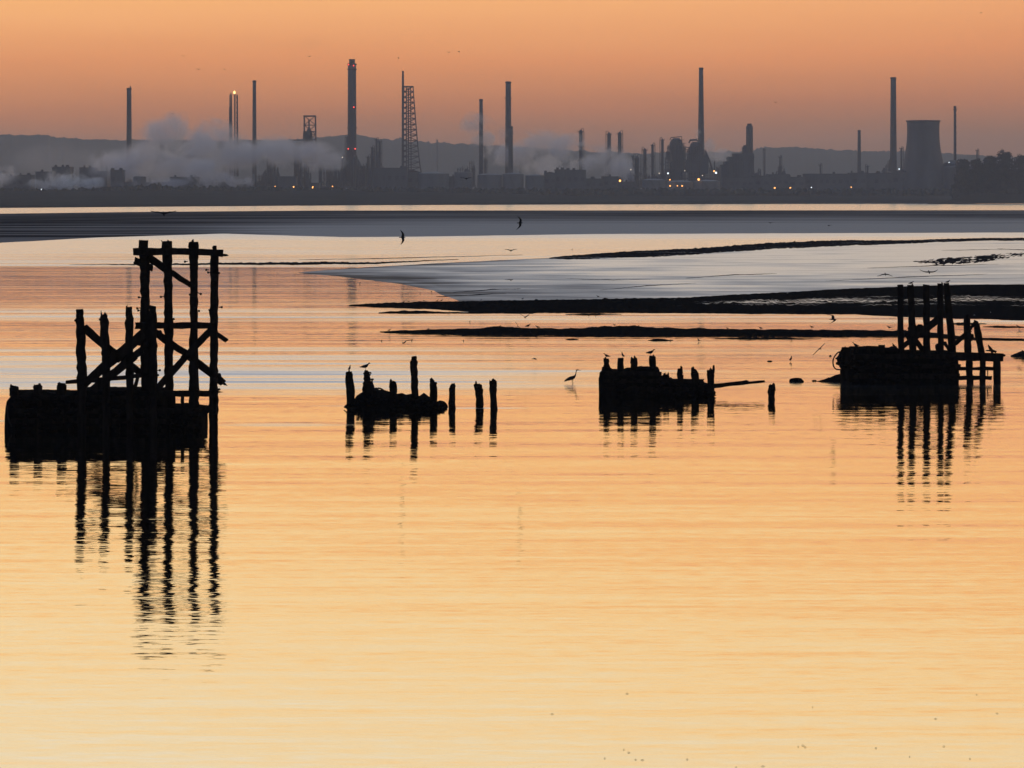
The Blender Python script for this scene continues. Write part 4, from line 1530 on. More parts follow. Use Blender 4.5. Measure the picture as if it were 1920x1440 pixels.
# ---- the tall jetty on the left
YA = 113.2
A = jetty_root('ruined_jetty', 215, YA, 'tall ruined timber jetty with a four legged frame and crossed braces at the left', 'jetty')
top_a = [(13, 741), (18, 737), (70, 736.5), (141, 737), (146, 730), (300, 731), (301, 765), (322, 766), (377, 766), (378, 770)]
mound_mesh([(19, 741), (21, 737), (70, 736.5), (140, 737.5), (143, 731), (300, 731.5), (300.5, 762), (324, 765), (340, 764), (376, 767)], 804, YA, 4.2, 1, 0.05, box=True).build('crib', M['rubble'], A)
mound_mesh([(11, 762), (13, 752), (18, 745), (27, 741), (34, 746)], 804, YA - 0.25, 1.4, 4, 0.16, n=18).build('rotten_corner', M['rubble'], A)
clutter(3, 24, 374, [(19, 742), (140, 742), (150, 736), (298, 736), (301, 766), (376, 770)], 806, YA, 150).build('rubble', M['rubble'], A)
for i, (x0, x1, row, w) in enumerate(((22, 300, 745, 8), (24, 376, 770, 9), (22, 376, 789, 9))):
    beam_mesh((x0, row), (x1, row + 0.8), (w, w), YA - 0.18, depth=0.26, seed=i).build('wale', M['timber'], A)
for i in range(24):
    px = 30 + i * 14.6
    if i % 2 or 296 < px < 372:
        post_mesh([(px, (742 if px < 296 else 770), 9), (px + 0.5, 812, 9)], YA - 0.06, 0.12, seed=200 + i, jag=0.03).build('sheet_pile', M['timber'], A)
TALL = []
TP = [
    ([(268.7, 450, 16.5), (268.7, 472, 16.5), (271, 492, 17), (272, 555, 15), (273, 617, 18), (274, 727, 17), (274, 832, 17)], 0.25, 0),
    ([(313.5, 452.5, 18), (313.5, 465, 17.5), (314, 480, 16), (316, 555, 14.5), (316, 617, 15.5), (317, 733, 15.5), (318, 832, 16)], 0.35, 1),
    ([(363, 453.5, 18), (363.5, 470, 17), (363.5, 483, 15.5), (363.5, 546, 13), (363.5, 617, 14), (363, 696, 15), (364, 742, 17), (365, 832, 18)], 0.05, 1),
    ([(402.2, 468, 13), (402.5, 480, 14.5), (401.7, 524, 14), (402, 555, 12), (401, 575, 15), (401, 617, 14), (400.7, 696, 14), (400.5, 742, 15.5), (401, 832, 16)], 0.0, 0)]
for i, (pts, dy, sp) in enumerate(TP):
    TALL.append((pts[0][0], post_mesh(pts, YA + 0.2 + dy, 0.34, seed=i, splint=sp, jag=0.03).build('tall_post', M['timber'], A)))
post_mesh([(403, 460.3, 6), (402.6, 464, 7.5), (401, 474, 7)], YA + 0.2, 0.14, seed=8, jag=0.01).build('post_stub', M['timber'], A)
SP = [([(286.5, 573, 12.5), (287, 600, 13), (287, 649, 14), (288, 832, 14)], 0), ([(148.8, 580.6, 12), (149.3, 593, 11), (149.8, 599, 14), (151, 633, 15.5), (153.5, 708, 16), (154, 832, 16)], 0),
      ([(195.5, 590, 10), (195.6, 598, 13), (196, 612, 14.5), (197.5, 655, 15), (200, 730, 13.5), (200, 832, 14)], 5), ([(242, 576, 10), (242.4, 590, 11.5), (242.5, 605, 14.5), (243, 680, 14), (244, 730, 12), (244, 832, 13)], 1)]
for i, (pts, sp) in enumerate(SP):
    post_mesh(pts, YA - 0.35, 0.32, seed=20 + i, splint=sp, jag=0.05).build('short_post', M['timber'], A)
b = MB()
b.tube([P(190.6, 604, YA - .35), P(190.3, 590, YA - .35), P(189.3, 582, YA - .35)], [0.05, 0.035, 0.008], 5)
b.build('splinter', M['timber'], A)
for i, (px, row, w) in enumerate(((26, 723.5, 13.5), (70.5, 720.5, 14), (115.5, 718.5, 14.5))):
    post_mesh([(px, row, w * .9), (px, row + 4, w), (px + .6, 742, w * 1.1)], YA + 0.1, 0.34, seed=30 + i, jag=0.04, splint=1).build('post_stump', M['timber'], A)
BM = [((250.5, 472), (330, 471), (14, 12.5), -.05), ((330, 471.5), (421, 474.8), (12, 13), -.05), ((254.5, 610.5), (398, 610.5), (11.5, 11.5), -.05), ((293, 738), (409, 738), (11, 11), -.1)]
for i, (a, c, w, dy) in enumerate(BM):
    beam_mesh(a, c, w, YA + dy, depth=0.2, seed=40 + i, split=2 if i in (1, 3) else 0).build('crossbeam', M['timber'], A)
BR = [((252, 488), (286, 503), (12, 10), .55), ((268, 476), (314, 507), (15, 12), .6), ((312, 505), (364, 539), (10, 9), .6),
      ((398, 616), (345, 672), (12, 12), -.1), ((352, 664), (290, 734), (13, 12), -.1), ((288, 622), (356, 668), (13, 12), .55), ((350, 665), (420, 719), (13, 13), .55), ((400, 623), (427, 640), (7.5, 7.5), .55),
      ((157, 613), (205, 656), (14, 14), -.15), ((200, 650), (272, 706), (13, 11), -.15), ((270, 624), (216, 672), (18, 20), -.55), ((222, 664), (156, 722), (20, 14), -.55),
      ((268, 655), (238, 676), (13, 13), -.7), ((252, 668), (175, 731), (15, 15), -.7), ((260, 700), (252, 731), (5, 6), -.2), ((183, 731), (200, 716), (6, 6), -.2), ((376, 782), (395, 763), (8, 11), -.1)]
for i, (a, c, w, dy) in enumerate(BR):
    beam_mesh(a, c, w, YA + dy, depth=0.16, seed=60 + i, split=3 if i == 6 else 0).build('brace', M['timber'], A)
beam_mesh((125, 716.5), (200, 712), (6, 9), YA - .75, depth=0.16, seed=90, split=0).build('loose_plank', M['timber'], A)
beam_mesh((204, 710.5), (266, 704), (7, 8), YA - .75, depth=0.16, seed=91).build('loose_plank', M['timber'], A)
for i, (px, w) in enumerate(((301, 3), (342, 6), (326, 4), (310, 8))):
    beam_mesh((px, 742), (px, 770), (w, w + 1), YA + .1, depth=0.12, seed=95 + i).build('strut', M['timber'], A)
# thickening lumps where timbers are bolted together
for i, (x, y, w, h) in enumerate(((288, 655, 13, 46), (300, 628, 9, 18), (262, 640, 10, 16), (240, 670, 9, 24), (192, 662, 5, 10), (411, 704, 8, 9))):
    c = P(x, y, YA - .25)
    b = MB()
    k = YA / F / 2
    rnd = random.Random(i)
    b.rings([[(c.x + w * k * rr * rnd.uniform(.8, 1.15) * math.cos(6.283 * j / 7), c.y + w * k * rr * math.sin(6.283 * j / 7), c.z + h * k * hh) for j in range(7)] for hh, rr in ((-1, .5), (-.6, .95), (0, 1), (.6, .9), (1, .5))])
    b.build('bolted_block', M['timber'], A)
for a, c in (((265, 558), (261, 557.5)), ((265, 577), (258, 578)), ((266, 581.5), (260, 582)), ((307, 556), (302.5, 556.5)), ((392, 506), (387.5, 506)), ((394, 510.5), (391, 510.8)),
             ((369, 548), (376, 551)), ((358, 549), (356.5, 552)), ((410, 576), (415, 576)), ((322, 600), (325, 598.5)), ((370, 583), (372.5, 583)), ((396, 581), (393.5, 581.5)), ((352, 490), (347.5, 490.5)),
             ((293, 694.5), (299, 694.2)), ((292, 704), (295.5, 703.5)), ((408, 730), (410.5, 730)), ((305, 455), (302.5, 450.5)), ((143, 601), (142, 601)), ((189, 599), (188, 599)), ((408, 512), (410, 512))):
    bolt(min(TALL, key=lambda q_: abs(q_[0] - a[0]))[1] if a[0] > 250 else A, a, c, YA + .1, head=(abs(a[0] - c[0]) < 7.5 and a != (305, 455)))
hose(A, [(14, 760), (14.5, 775), (17.5, 790), (22, 800)], YA - 0.2, 0.03)
hose(A, [(76, 733), (84, 732.5), (92, 735.5), (104, 737)], YA - 0.1, 0.022)
hose(A, [(33, 732), (37, 731.5), (41, 733)], YA - 0.1, 0.015)

# ---- small ruin left of centre
YB = 124.2
B = jetty_root('collapsed_jetty', 735, YB, 'low rubble heap with six broken posts, the tallest near its middle, left of centre', 'jetty')
mound_mesh([(637, 769.5), (650.7, 760), (658, 752), (665, 747), (672, 742), (680, 737.5), (690, 731), (701, 730), (712, 731), (728, 734.5), (737, 736.5), (746, 737.5), (753.6, 736.5), (760, 740), (764, 739), (770, 737), (778, 740),
            (786, 742.5), (794, 737.5), (799, 741), (806, 743), (813, 751), (818.6, 753), (824, 751.5), (833, 754), (838, 760), (841, 767)], 770, YB - 0.2, 3.6, 2, 0.07, n=130).build('rubble_mound', M['rubble'], B)
clutter(6, 655, 836, [(655, 757), (680, 738), (728, 735), (800, 742), (840, 764)], 769, YB + 0.3, 90, (0.06, 0.22)).build('rubble', M['rubble'], B)
for i, (pts, sp) in enumerate([([(654, 697, 10.5), (654.3, 702, 12.5), (655.6, 716, 14), (657, 735, 14.5), (658, 785, 14)], 1), ([(687, 695, 7), (687.3, 699, 10), (687.7, 702, 12), (688, 706, 11), (688.6, 714, 13), (690, 722, 19), (692, 735, 24), (694, 785, 24)], 0),
                               ([(736.5, 715.5, 12.5), (737, 722, 13), (737.6, 785, 14)], 3), ([(776.5, 668, 10), (776.4, 675, 10.5), (776, 679, 13), (777, 716, 12.5), (777.5, 785, 14)], 0),
                               ([(812.3, 716, 12.5), (812.8, 722, 12), (813, 733, 13), (813.6, 785, 14)], 2)]):
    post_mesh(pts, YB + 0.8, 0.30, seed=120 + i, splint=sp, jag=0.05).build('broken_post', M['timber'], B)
post_mesh([(809, 710.5, 5.5), (809.5, 722, 6)], YB + 0.8, 0.16, seed=131, jag=0.02, splint=1).build('post_splinter', M['timber'], B)
hose(B, [(697.5, 711), (698, 718), (700.5, 727), (706, 729), (712, 728), (718, 731), (722, 733.5), (727, 734)], YB + 0.6, 0.035)
hose(B, [(691, 700.5), (694, 698), (695.5, 700), (693, 702.5)], YB + 0.7, 0.025)
hose(B, [(667, 746), (672, 741), (679, 737), (684, 733)], YB + 0.6, 0.035)
for a, c in (((697.4, 724), (697.3, 712)), ((704, 727), (708, 729)), ((645, 764), (652, 757))):
    bolt(B, a, c, YB + 0.6, 0.03, head=True)

# ---- free standing piles
def pile(pts, Y, label, seed, sp=1, group='free standing timber piles'):
    r = empty('timber_pile', P(pts[-1][0], pts[-1][1], Y) * 1.0, label, 'pile', group)
    r.location.z = -0.4
    post_mesh(pts, Y, 0.32, seed=seed, splint=sp, jag=0.06).build('shaft', M['timber'], r)
    return r


pile([(849.7, 720, 5), (848.8, 724, 10), (848, 729, 12), (847.5, 766, 12.5), (847.5, 778, 12.5)], 125.0, 'short slender pile with a pointed top just right of the rubble heap', 140, 1)
q = pile([(894.5, 718.5, 12.5), (896, 724, 14.5), (898, 731, 14.5), (899.5, 748, 13.5), (899, 780, 14)], 125.5, 'left one of two leaning piles standing in open water, its top slanted', 141, 2)
pile([(924, 712.5, 11.5), (924.6, 718, 13), (924.6, 730, 13), (926, 760, 13), (926, 780, 13)], 124.6, 'right one of two leaning piles standing in open water, slightly taller', 142, 1)
pile([(1447, 722, 8), (1446.9, 727, 11), (1446, 735, 12), (1446.7, 750, 10.5), (1446.7, 758, 10.5)], 130.5, 'short splintered pile standing alone beyond the tip of the slanting plank', 143, 4)

# ---- middle ruin right of centre
YC = 132.6
Cc = jetty_root('collapsed_jetty', 1230, YC, 'blocky jetty remnant with eight post stubs and a long slanting plank on its right', 'jetty')
mound_mesh([(1130, 700), (1131, 691), (1138, 688), (1145, 690.5), (1150, 696), (1158, 695.5), (1170, 696.5), (1175, 693), (1185, 692.5), (1195, 690.5), (1205, 689.5), (1215, 690), (1226, 691), (1236, 691), (1237, 705), (1246, 708),
            (1252, 707), (1256, 713), (1262, 711), (1267, 717), (1272, 719), (1282, 719.5), (1288, 715.5), (1294, 720), (1305, 722), (1325, 722.5), (1337, 726)], 743, YC, 3.4, 9, 0.05, box=True, n=150).build('crib', M['rubble'], Cc)
mound_mesh([(1123.5, 706), (1124, 699), (1128, 695), (1134, 695), (1142, 700), (1150, 706)], 743, YC - 0.25, 1.0, 14, 0.06, box=True, n=12).build('rotten_corner', M['rubble'], Cc)
clutter(9, 1130, 1334, [(1130, 697), (1236, 697), (1240, 712), (1330, 726)], 742, YC, 90, (0.07, 0.24)).build('rubble', M['rubble'], Cc)
for i, row in enumerate((700, 714, 729)):
    beam_mesh((1131, row), (1238 if row < 705 else 1320, row + .5), (7, 7), YC - 0.15, depth=0.22, seed=150 + i).build('wale', M['timber'], Cc)
for i, (pts, sp) in enumerate([([(1136.5, 672.5, 9.5), (1137, 682, 10), (1137, 692, 13), (1137, 752, 13)], 1), ([(1163.7, 671.7, 11), (1164, 700, 12), (1164, 752, 12)], 0), ([(1188.7, 671, 12), (1188.9, 700, 12.5), (1189, 752, 12.5)], 2),
                               ([(1223, 668, 10.5), (1223.4, 672, 11.5), (1224, 700, 12.5), (1224, 752, 12.5)], 1), ([(1248.7, 701.5, 10), (1248.7, 706, 13), (1249, 752, 13)], 2),
                               ([(1274, 690, 7.5), (1274.5, 702, 9.5), (1276, 719, 10), (1276, 752, 11)], 2), ([(1300, 691.5, 7), (1302, 697, 12), (1303, 703, 14), (1304, 752, 13)], 2), ([(1331.5, 693, 11.5), (1332.5, 703, 13), (1332.5, 752, 12.5)], 2)]):
    post_mesh(pts, YC + 0.5, 0.30, seed=160 + i, splint=sp, jag=0.05).build('broken_post', M['timber'], Cc)
post_mesh([(1338, 685, 3), (1337.5, 700, 4)], YC + 0.5, 0.09, seed=170, jag=0.02).build('post_splinter', M['timber'], Cc)
post_mesh([(1280.8, 703, 2), (1281, 719, 3)], YC + 0.5, 0.09, seed=171, jag=0.02).build('post_splinter', M['timber'], Cc)
beam_mesh((1308, 727.5), (1402, 716.5), (10, 8), YC + 0.1, YC + 1.5, depth=0.22, seed=172).build('slanting_plank', M['timber'], Cc)
beam_mesh((1398, 718), (1432, 715), (5.5, 4), YC + 1.5, YC + 1.9, depth=0.14, seed=173, split=1).build('slanting_plank', M['timber'], Cc)

# ---- right jetty
YD = 142.0
D = jetty_root('ruined_jetty', 1725, YD, 'dark ruined jetty with five tall posts and a hose looped at its left end', 'jetty')
mound_mesh([(1600, 663), (1601, 653), (1626, 652.5), (1648, 651), (1664, 654), (1677, 654), (1683, 652), (1693, 659), (1740, 660), (1795, 660.5), (1797, 664)], 719, YD, 4.5, 5, 0.05, box=True, n=140).build('crib', M['rubble'], D)
post_mesh([(1586, 652, 14), (1586, 657, 17), (1585, 662, 20), (1583.5, 670, 26), (1583, 676, 27), (1583.5, 684, 21), (1585, 692, 16), (1585, 700, 18), (1585, 732, 19)], YD - 0.1, 0.5, seed=333, jag=0.05, splint=1).build('rotten_corner_post', M['timber'], D)
clutter(31, 1572, 1600, [(1572, 668), (1600, 662)], 684, YD - 0.05, 16, (0.08, 0.2)).build('rubble', M['rubble'], D)
mound_mesh([(1529, 715.2), (1540, 713), (1549, 711), (1560, 706), (1568, 703), (1575, 701), (1600, 702), (1640, 706)], 716, YD + 0.2, 2.6, 7, 0.08, n=60).build('rubble_mound', M['rubble'], D)
clutter(12, 1575, 1792, [(1575, 665), (1600, 658), (1795, 666)], 718, YD, 120, (0.08, 0.28)).build('rubble', M['rubble'], D)
for i, (x0, x1, row, w) in enumerate(((1597, 1797, 668, 8), (1600, 1800, 686, 8), (1580, 1800, 705, 9))):
    beam_mesh((x0, row), (x1, row + .4), (w, w), YD - 0.16, depth=0.24, seed=180 + i).build('wale', M['timber'], D)
beam_mesh((1792, 668), (1880, 670), (15, 15), YD + .2, depth=0.5, seed=184, split=2).build('deck_beam', M['timber'], D)
beam_mesh((1794, 691), (1863, 691.5), (6, 6), YD + .1, depth=0.2, seed=185).build('crossbeam', M['timber'], D)
beam_mesh((1790, 708.5), (1859, 708.5), (8, 7), YD + .1, depth=0.2, seed=186).build('crossbeam', M['timber'], D)
for i, (px, w, w2) in enumerate(((1817.3, 11, 12), (1843, 11, 11), (1868.8, 12, 12.5))):
    post_mesh([(px, 671, w), (px + (1 if i != 1 else -1), 728, w2)], YD + .25, 0.32, seed=190 + i, jag=0.02).build('deck_post', M['timber'], D)
beam_mesh((1852, 690), (1852, 712), (2, 2), YD + .1, depth=0.05, seed=196).build('strut', M['timber'], D)
for i, (pts, sp, dy) in enumerate([([(1688, 534.5, 10), (1688, 545, 10.5), (1688.5, 600, 10.5), (1690, 668, 12)], 0, .3), ([(1707, 535, 10.5), (1708, 560, 11), (1710, 600, 12), (1712, 668, 12.5)], 1, .35),
                                   ([(1737, 533.5, 11.5), (1737, 560, 11), (1737.5, 600, 12), (1738, 668, 12)], 0, .3), ([(1762.5, 532, 9.5), (1763, 560, 10), (1764, 668, 11)], 1, .3),
                                   ([(1774, 530.5, 8.5), (1776, 550, 10.5), (1780, 596, 12.5), (1783, 620, 13), (1787, 668, 13)], 0, 1.2),
                                   ([(1812.7, 593, 9), (1812.7, 600, 11.5), (1814, 630, 12), (1816, 668, 12.5)], 3, .3), ([(1829.6, 602, 6), (1831, 608, 10), (1834, 625, 12), (1841, 668, 11.5)], 1, .9)]):
    post_mesh(pts, YD + dy, 0.30, seed=210 + i, splint=sp, jag=0.04).build('tall_post' if i < 5 else 'short_post', M['timber'], D)
for i, (a, c, w, dy) in enumerate([((1760, 597), (1725, 628), (13, 13), -.1), ((1728, 624), (1690, 652), (11, 9), -.1), ((1714, 634), (1734, 662), (9, 8), .6), ((1818, 620), (1791, 644), (8, 8), .5),
                                   ((1830, 603), (1817, 619), (5, 6), .1), ((1698, 626), (1710, 646), (5, 10), .1), ((1822, 628), (1823, 638), (7, 5), .2), ((1770, 640), (1780, 656), (6, 6), .3), ((1673, 645), (1681, 652), (2.5, 2.5), .1)]):
    beam_mesh(a, c, w, YD + dy, depth=0.15, seed=230 + i).build('brace', M['timber'], D)
for i, (x, y, w, h) in enumerate(((1712, 625, 22, 34), (1725, 616, 14, 16), (1761, 652, 16, 16), (1814, 628, 16, 16), (1764, 590, 12, 22))):
    c = P(x, y, YD + .1)
    b = MB()
    k = YD / F / 2
    rnd = random.Random(i + 40)
    b.rings([[(c.x + w * k * rr * rnd.uniform(.8, 1.15) * math.cos(6.283 * j / 7), c.y + w * k * rr * .7 * math.sin(6.283 * j / 7), c.z + h * k * hh) for j in range(7)] for hh, rr in ((-1, .5), (-.6, .95), (0, 1), (.6, .9), (1, .5))])
    b.build('bolted_block', M['timber'], D)
for i, (px, row, w) in enumerate(((1629, 648.5, 10), (1653, 646.8, 11.5), (1606, 649, 6))):
    post_mesh([(px, row, w), (px, 662, w)], YD + .3, 0.3, seed=240 + i, jag=0.03).build('post_stump', M['timber'], D)
hose(D, [(1577, 659), (1570, 662), (1563, 672), (1562, 682), (1565, 690), (1571, 693), (1578, 692.5)], YD - 0.2, 0.035, 'hose')
hose(D, [(1592, 664), (1596, 657), (1601, 655)], YD - 0.25, 0.04, 'hose')
hose(D, [(1592, 668), (1598, 664), (1602, 668), (1600, 674)], YD - 0.25, 0.035, 'hose')
hose(D, [(1592, 695), (1598, 689), (1600, 686)], YD - 0.25, 0.03, 'hose')
b = MB()
b.tube([P(1862, 661, YD), P(1856, 652, YD), P(1852.6, 646.5, YD)], [0.09, 0.07, 0.02], 5)
b.build('splinter', M['timber'], D)
b = MB()
b.tube([P(1868, 660, YD), P(1860, 657, YD), P(1848, 657.5, YD)], [0.06, 0.06, 0.02], 5)
b.build('splinter', M['timber'], D)


# flat rocks
def rock(px, row, w, h, label, seed):
    Y = YR(row)
    k = Y / F
    rnd = random.Random(seed)
    c = P(px, row, Y)
    b = MB()
    rings = []
    for hh, rr in ((-0.15, 1.0), (0.1, 1.0), (0.6, 0.86), (0.92, 0.62), (1.0, 0.3)):
        rings.append([(c.x + w * k / 2 * rr * rnd.uniform(.88, 1.08) * math.cos(6.283 * j / 12), Y + 0.6 + w * k * 0.4 * rr * rnd.uniform(.85, 1.1) * math.sin(6.283 * j / 12), h * k * hh + rnd.uniform(-.01, .01)) for j in range(12)])
    b.rings(rings)
    o = b.build('rock', M['rubble'])
    tag(o, label, 'rock', 'rocks awash in the shallows')


rock(1495.5, 717, 28, 7, 'flat dark rock awash right of the lone splintered pile', 1)
rock(1529, 716, 10, 2, 'tiny rock between the flat rock and the right jetty', 2)
rock(1445, 679, 10, 2, 'small rock breaking the surface behind the slanting plank', 3)
rock(1559, 669, 5, 2, 'small stone in the water left of the hose loop', 4)


# ------------------------------------------------------------------ birds
def bird_standing(px, row, L, label, face=1, yaw=0.0, posture=0.0, Y=None, mat='dark_plume', z=None, legs=1.0, group='gulls standing about', cat='gull'):
    """L = body length in px; row = where the feet stand"""
    if Y is None:
        Y = YR(row)
    k = L * Y / F
    o = P(px, row, Y)
    s = k
    spine = [(-0.52, 0.30, 0.012, 0.03), (-0.36, 0.33, 0.04, 0.055), (-0.18, 0.36, 0.10, 0.10), (0.02, 0.39, 0.135, 0.125), (0.18, 0.45, 0.12, 0.115), (0.27, 0.54, 0.085, 0.08),
             (0.31, 0.62, 0.066, 0.068), (0.36, 0.68, 0.064, 0.066), (0.42, 0.68, 0.045, 0.045), (0.46, 0.665, 0.018, 0.018), (0.54, 0.65, 0.006, 0.008)]
    rings = []
    for x, zz, rw, rh in spine:
        zz2 = 0.36 + (zz - 0.36) * (1 + posture) + posture * 0.25 * max(0, x + 0.1)
        x2 = x * (1 - 0.25 * posture)
        g_ = 1.35 if x < 0.2 else 1.25
        rings.append([Vector((x2, g_ * rw * math.cos(6.283 * j / 8), zz2 + g_ * rh * math.sin(6.283 * j / 8))) for j in range(8)])
    b = MB()
    b.rings(rings)
    for sy in (-1, 1):  # folded wing tips and legs, joined to the one body mesh
        b.tube([Vector((0.12, sy * 0.10, 0.42)), Vector((-0.2, sy * 0.09, 0.38)), Vector((-0.50, sy * 0.02, 0.33)), Vector((-0.62, 0, 0.31))], [0.05, 0.06, 0.025, 0.004], 6)
        if legs:
            b.tube([Vector((0.02, sy * 0.05, 0.30)), Vector((0.0, sy * 0.05, 0.14)), Vector((0.02, sy * 0.05, 0.0))], [0.022, 0.013, 0.012], 4)
            b.tube([Vector((-0.02, sy * 0.05, 0.006)), Vector((0.09, sy * 0.06, 0.004))], [0.012, 0.008], 4)
    ca, sa = math.cos(yaw), math.sin(yaw)
    drop = 0 if legs else 0.22
    b.v = [(o.x + s * face * (x * ca - y * sa), o.y + s * (x * sa + y * ca), o.z + s * (zz - drop)) for x, y, zz in b.v]
    ob = b.build('gull' if cat == 'gull' else cat, M[mat], smooth=True)
    tag(ob, label, cat, group)
    return ob


def bird_flying(px, row, span, label, roll=0.0, yaw=0.0, pitch=0.0, lift=0.25, fold=0.2, tipdrop=0.2, Y=140.0, mat='dark_plume', group='gulls in flight', asym=0.0):
    """span px for the wings stretched out; roll in degrees; lift raises the inner wing, tipdrop lowers the hand"""
    k = span * 1.18 * Y / F
    o = P(px, row, Y)
    b = MB()
    spine = [(-0.20, 0.0, 0.03, 0.006), (-0.13, 0.0, 0.022, 0.016), (-0.05, 0.0, 0.038, 0.034), (0.05, 0.0, 0.044, 0.042), (0.13, 0.003, 0.033, 0.032), (0.17, 0.006, 0.026, 0.026), (0.205, 0.005, 0.016, 0.016), (0.24, 0.0, 0.004, 0.005)]
    b.rings([[Vector((x, rw * math.cos(6.283 * j / 8), zz + rh * math.sin(6.283 * j / 8))) for j in range(8)] for x, zz, rw, rh in spine])
    for sy in (-1, 1):
        l = lift + asym * sy
        inner = [(0.0, 0.02, 0.075, 0.0), (0.10, 0.05, 0.070, 0.08 * 1), (0.22, 0.055 - fold * .1, 0.058, 0.22)]
        st = []
        for y, xo, ch, _ in ((0.02, 0.03, 0.095, 0), (0.12, 0.055, 0.088, 0), (0.22, 0.06, 0.075, 0), (0.34, 0.02 - fold * 0.15, 0.056, 0), (0.44, -0.03 - fold * 0.35, 0.032, 0), (0.5, -0.07 - fold * 0.5, 0.005, 0)):
            zz = l * y if y <= 0.22 else l * 0.22 - tipdrop * (y - 0.22) ** 1.0 + l * 0.35 * (y - 0.22)
            st.append([Vector((xo + ch, sy * y, zz + 0.02)), Vector((xo, sy * y, zz + 0.03 + 0.012 * (1 - y))), Vector((xo - ch, sy * y, zz + 0.014)), Vector((xo, sy * y, zz + 0.004))])
        b.rings(st)
    from mathutils import Euler
    R_ = Euler((math.radians(roll), math.radians(pitch + (24 if abs(roll) < 30 else 0)), math.radians(yaw)), 'XYZ').to_matrix()
    b.v = [tuple(o + (R_ @ Vector(v)) * k) for v in b.v]
    ob = b.build('gull', M[mat], smooth=False)
    tag(ob, label, 'gull', group)
    return ob


def heron():
    row = 720.0
    Y = YR(row)
    o = P(1074, row, Y)
    s = Y / F
    b = MB()
    # side view, in px units: body, S neck, head, bill
    pts = [(-16, 5, 0.3, 0.6), (-12, 7.5, 1.6, 2.0), (-7, 9.6, 2.8, 3.2), (-2, 11.4, 3.2, 3.6), (2, 13.0, 2.6, 2.9), (4.6, 16.0, 1.5, 1.5), (5.8, 19.5, 1.05, 1.1), (6.2, 22.6, 0.95, 1.0), (7.0, 25.2, 1.0, 1.1), (8.4, 26.4, 1.1, 1.1), (10.2, 26.4, 0.7, 0.7), (15.5, 25.2, 0.1, 0.15)]
    b.tube([Vector((x, 0, z)) for x, z, _, _ in pts], [h for _, _, _, h in pts], 8, flat=0.85)
    b.tube([Vector((7.4, 0, 27)), Vector((3.5, 0, 26.4))], [0.35, 0.08], 4)
    for sy, dx in ((-1, 0.6), (1, -1.0)):
        b.tube([Vector((dx, sy * 0.9, 9.5)), Vector((dx - 0.7, sy * 0.9, 5.2)), Vector((dx + 0.2, sy * 0.9, -0.6))], [0.7, 0.38, 0.32], 5)
    b.v = [(o.x + x * s, o.y + y * s, o.z + z * s) for x, y, z in b.v]
    ob = b.build('heron', M['dark_plume'], smooth=True)
    tag(ob, 'heron wading on long legs with its neck stretched up, left of the blocky jetty remnant', 'heron')


heron()
gs = 'gulls standing about'
bird_standing(655, 696, 12, 'small gull seen from behind on the leftmost post of the rubble heap', yaw=1.2, Y=YB + .8, posture=0.5)
bird_standing(685, 694, 19, 'gull facing right on the lumpy second post of the rubble heap', Y=YB + .8)
bird_standing(1137.5, 672, 13, 'gull facing left on the first stub of the blocky remnant', face=-1, Y=YC + .5, posture=0.1)
bird_standing(1168, 671, 11, 'upright gull on the second stub of the blocky remnant, beside the left facing one', face=-1, yaw=1.0, Y=YC + .5, posture=0.7)
bird_standing(1220, 667, 17, 'gull facing right on the fourth and tallest stub of the blocky remnant', Y=YC + .5)
bird_standing(1604, 652, 13, 'gull facing left on the deck of the right jetty', face=-1, Y=YD + .5, posture=0.2)
bird_standing(1708.5, 534.3, 10, 'small gull perched on top of the second tall post of the right jetty', Y=YD + .35)
bird_standing(1777, 530, 10, 'small gull on the rightmost tall post of the right jetty', Y=YD + 1.2, legs=0)
bird_standing(1482.5, 678, 11, 'gull standing alone in open shallows beyond the lone splintered pile', face=1, yaw=1.0, posture=0.5)
bird_standing(715.5, 640, 6, 'first of three small gulls resting on the water below the middle bar', yaw=1.3, legs=0)
bird_standing(772, 640, 6, 'second of three small gulls resting on the water below the middle bar', yaw=1.4, legs=0)
bird_standing(869, 640, 6, 'third of three small gulls resting on the water below the middle bar, farthest right', yaw=1.6, legs=0)
bird_standing(1310, 641, 8, 'gull wading below the middle bar, left of the drifting weed line', face=-1, yaw=.8, posture=.3)
bird_standing(1484, 637, 7, 'gull at the right part of the drifting weed line below the bar', face=-1, yaw=.4)
bird_standing(1257, 640, 6, 'gull just right of the short weed hump below the bar', yaw=1.1, legs=0)
for px, row, L, lb, f in ((730, 621.5, 7, 'gull on the thin left tip of the middle bar', 1), (937, 614, 6, 'crouched gull on the first rise of the middle bar', 1), (990, 615, 11, 'largest gull on the middle bar, facing right', 1),
                          (1008, 616.5, 9, 'gull facing left next to the largest one on the middle bar', -1), (1152, 611.5, 6, 'gull at the high middle of the bar', -1), (803, 619, 5, 'tiny gull alone on the left part of the bar', 1),
                          (1364, 618, 6, 'gull on the bar, first of two left of the right jetty', -1), (1426, 618, 8, 'gull on the bar, second of two left of the right jetty', -1), (1522, 616, 8, 'gull on the bar well left of the right jetty, tail to the right', -1),
                          (1667, 617, 9, 'gull on the bar just left of the right jetty posts', -1), (1197, 613, 5, 'tiny gull on the right shoulder of the high middle of the bar', 1)):
    bird_standing(px, row, L, lb, face=f, Y=YR(row) - 3 if row > 620 else 196.0, group='gulls on the middle bar')
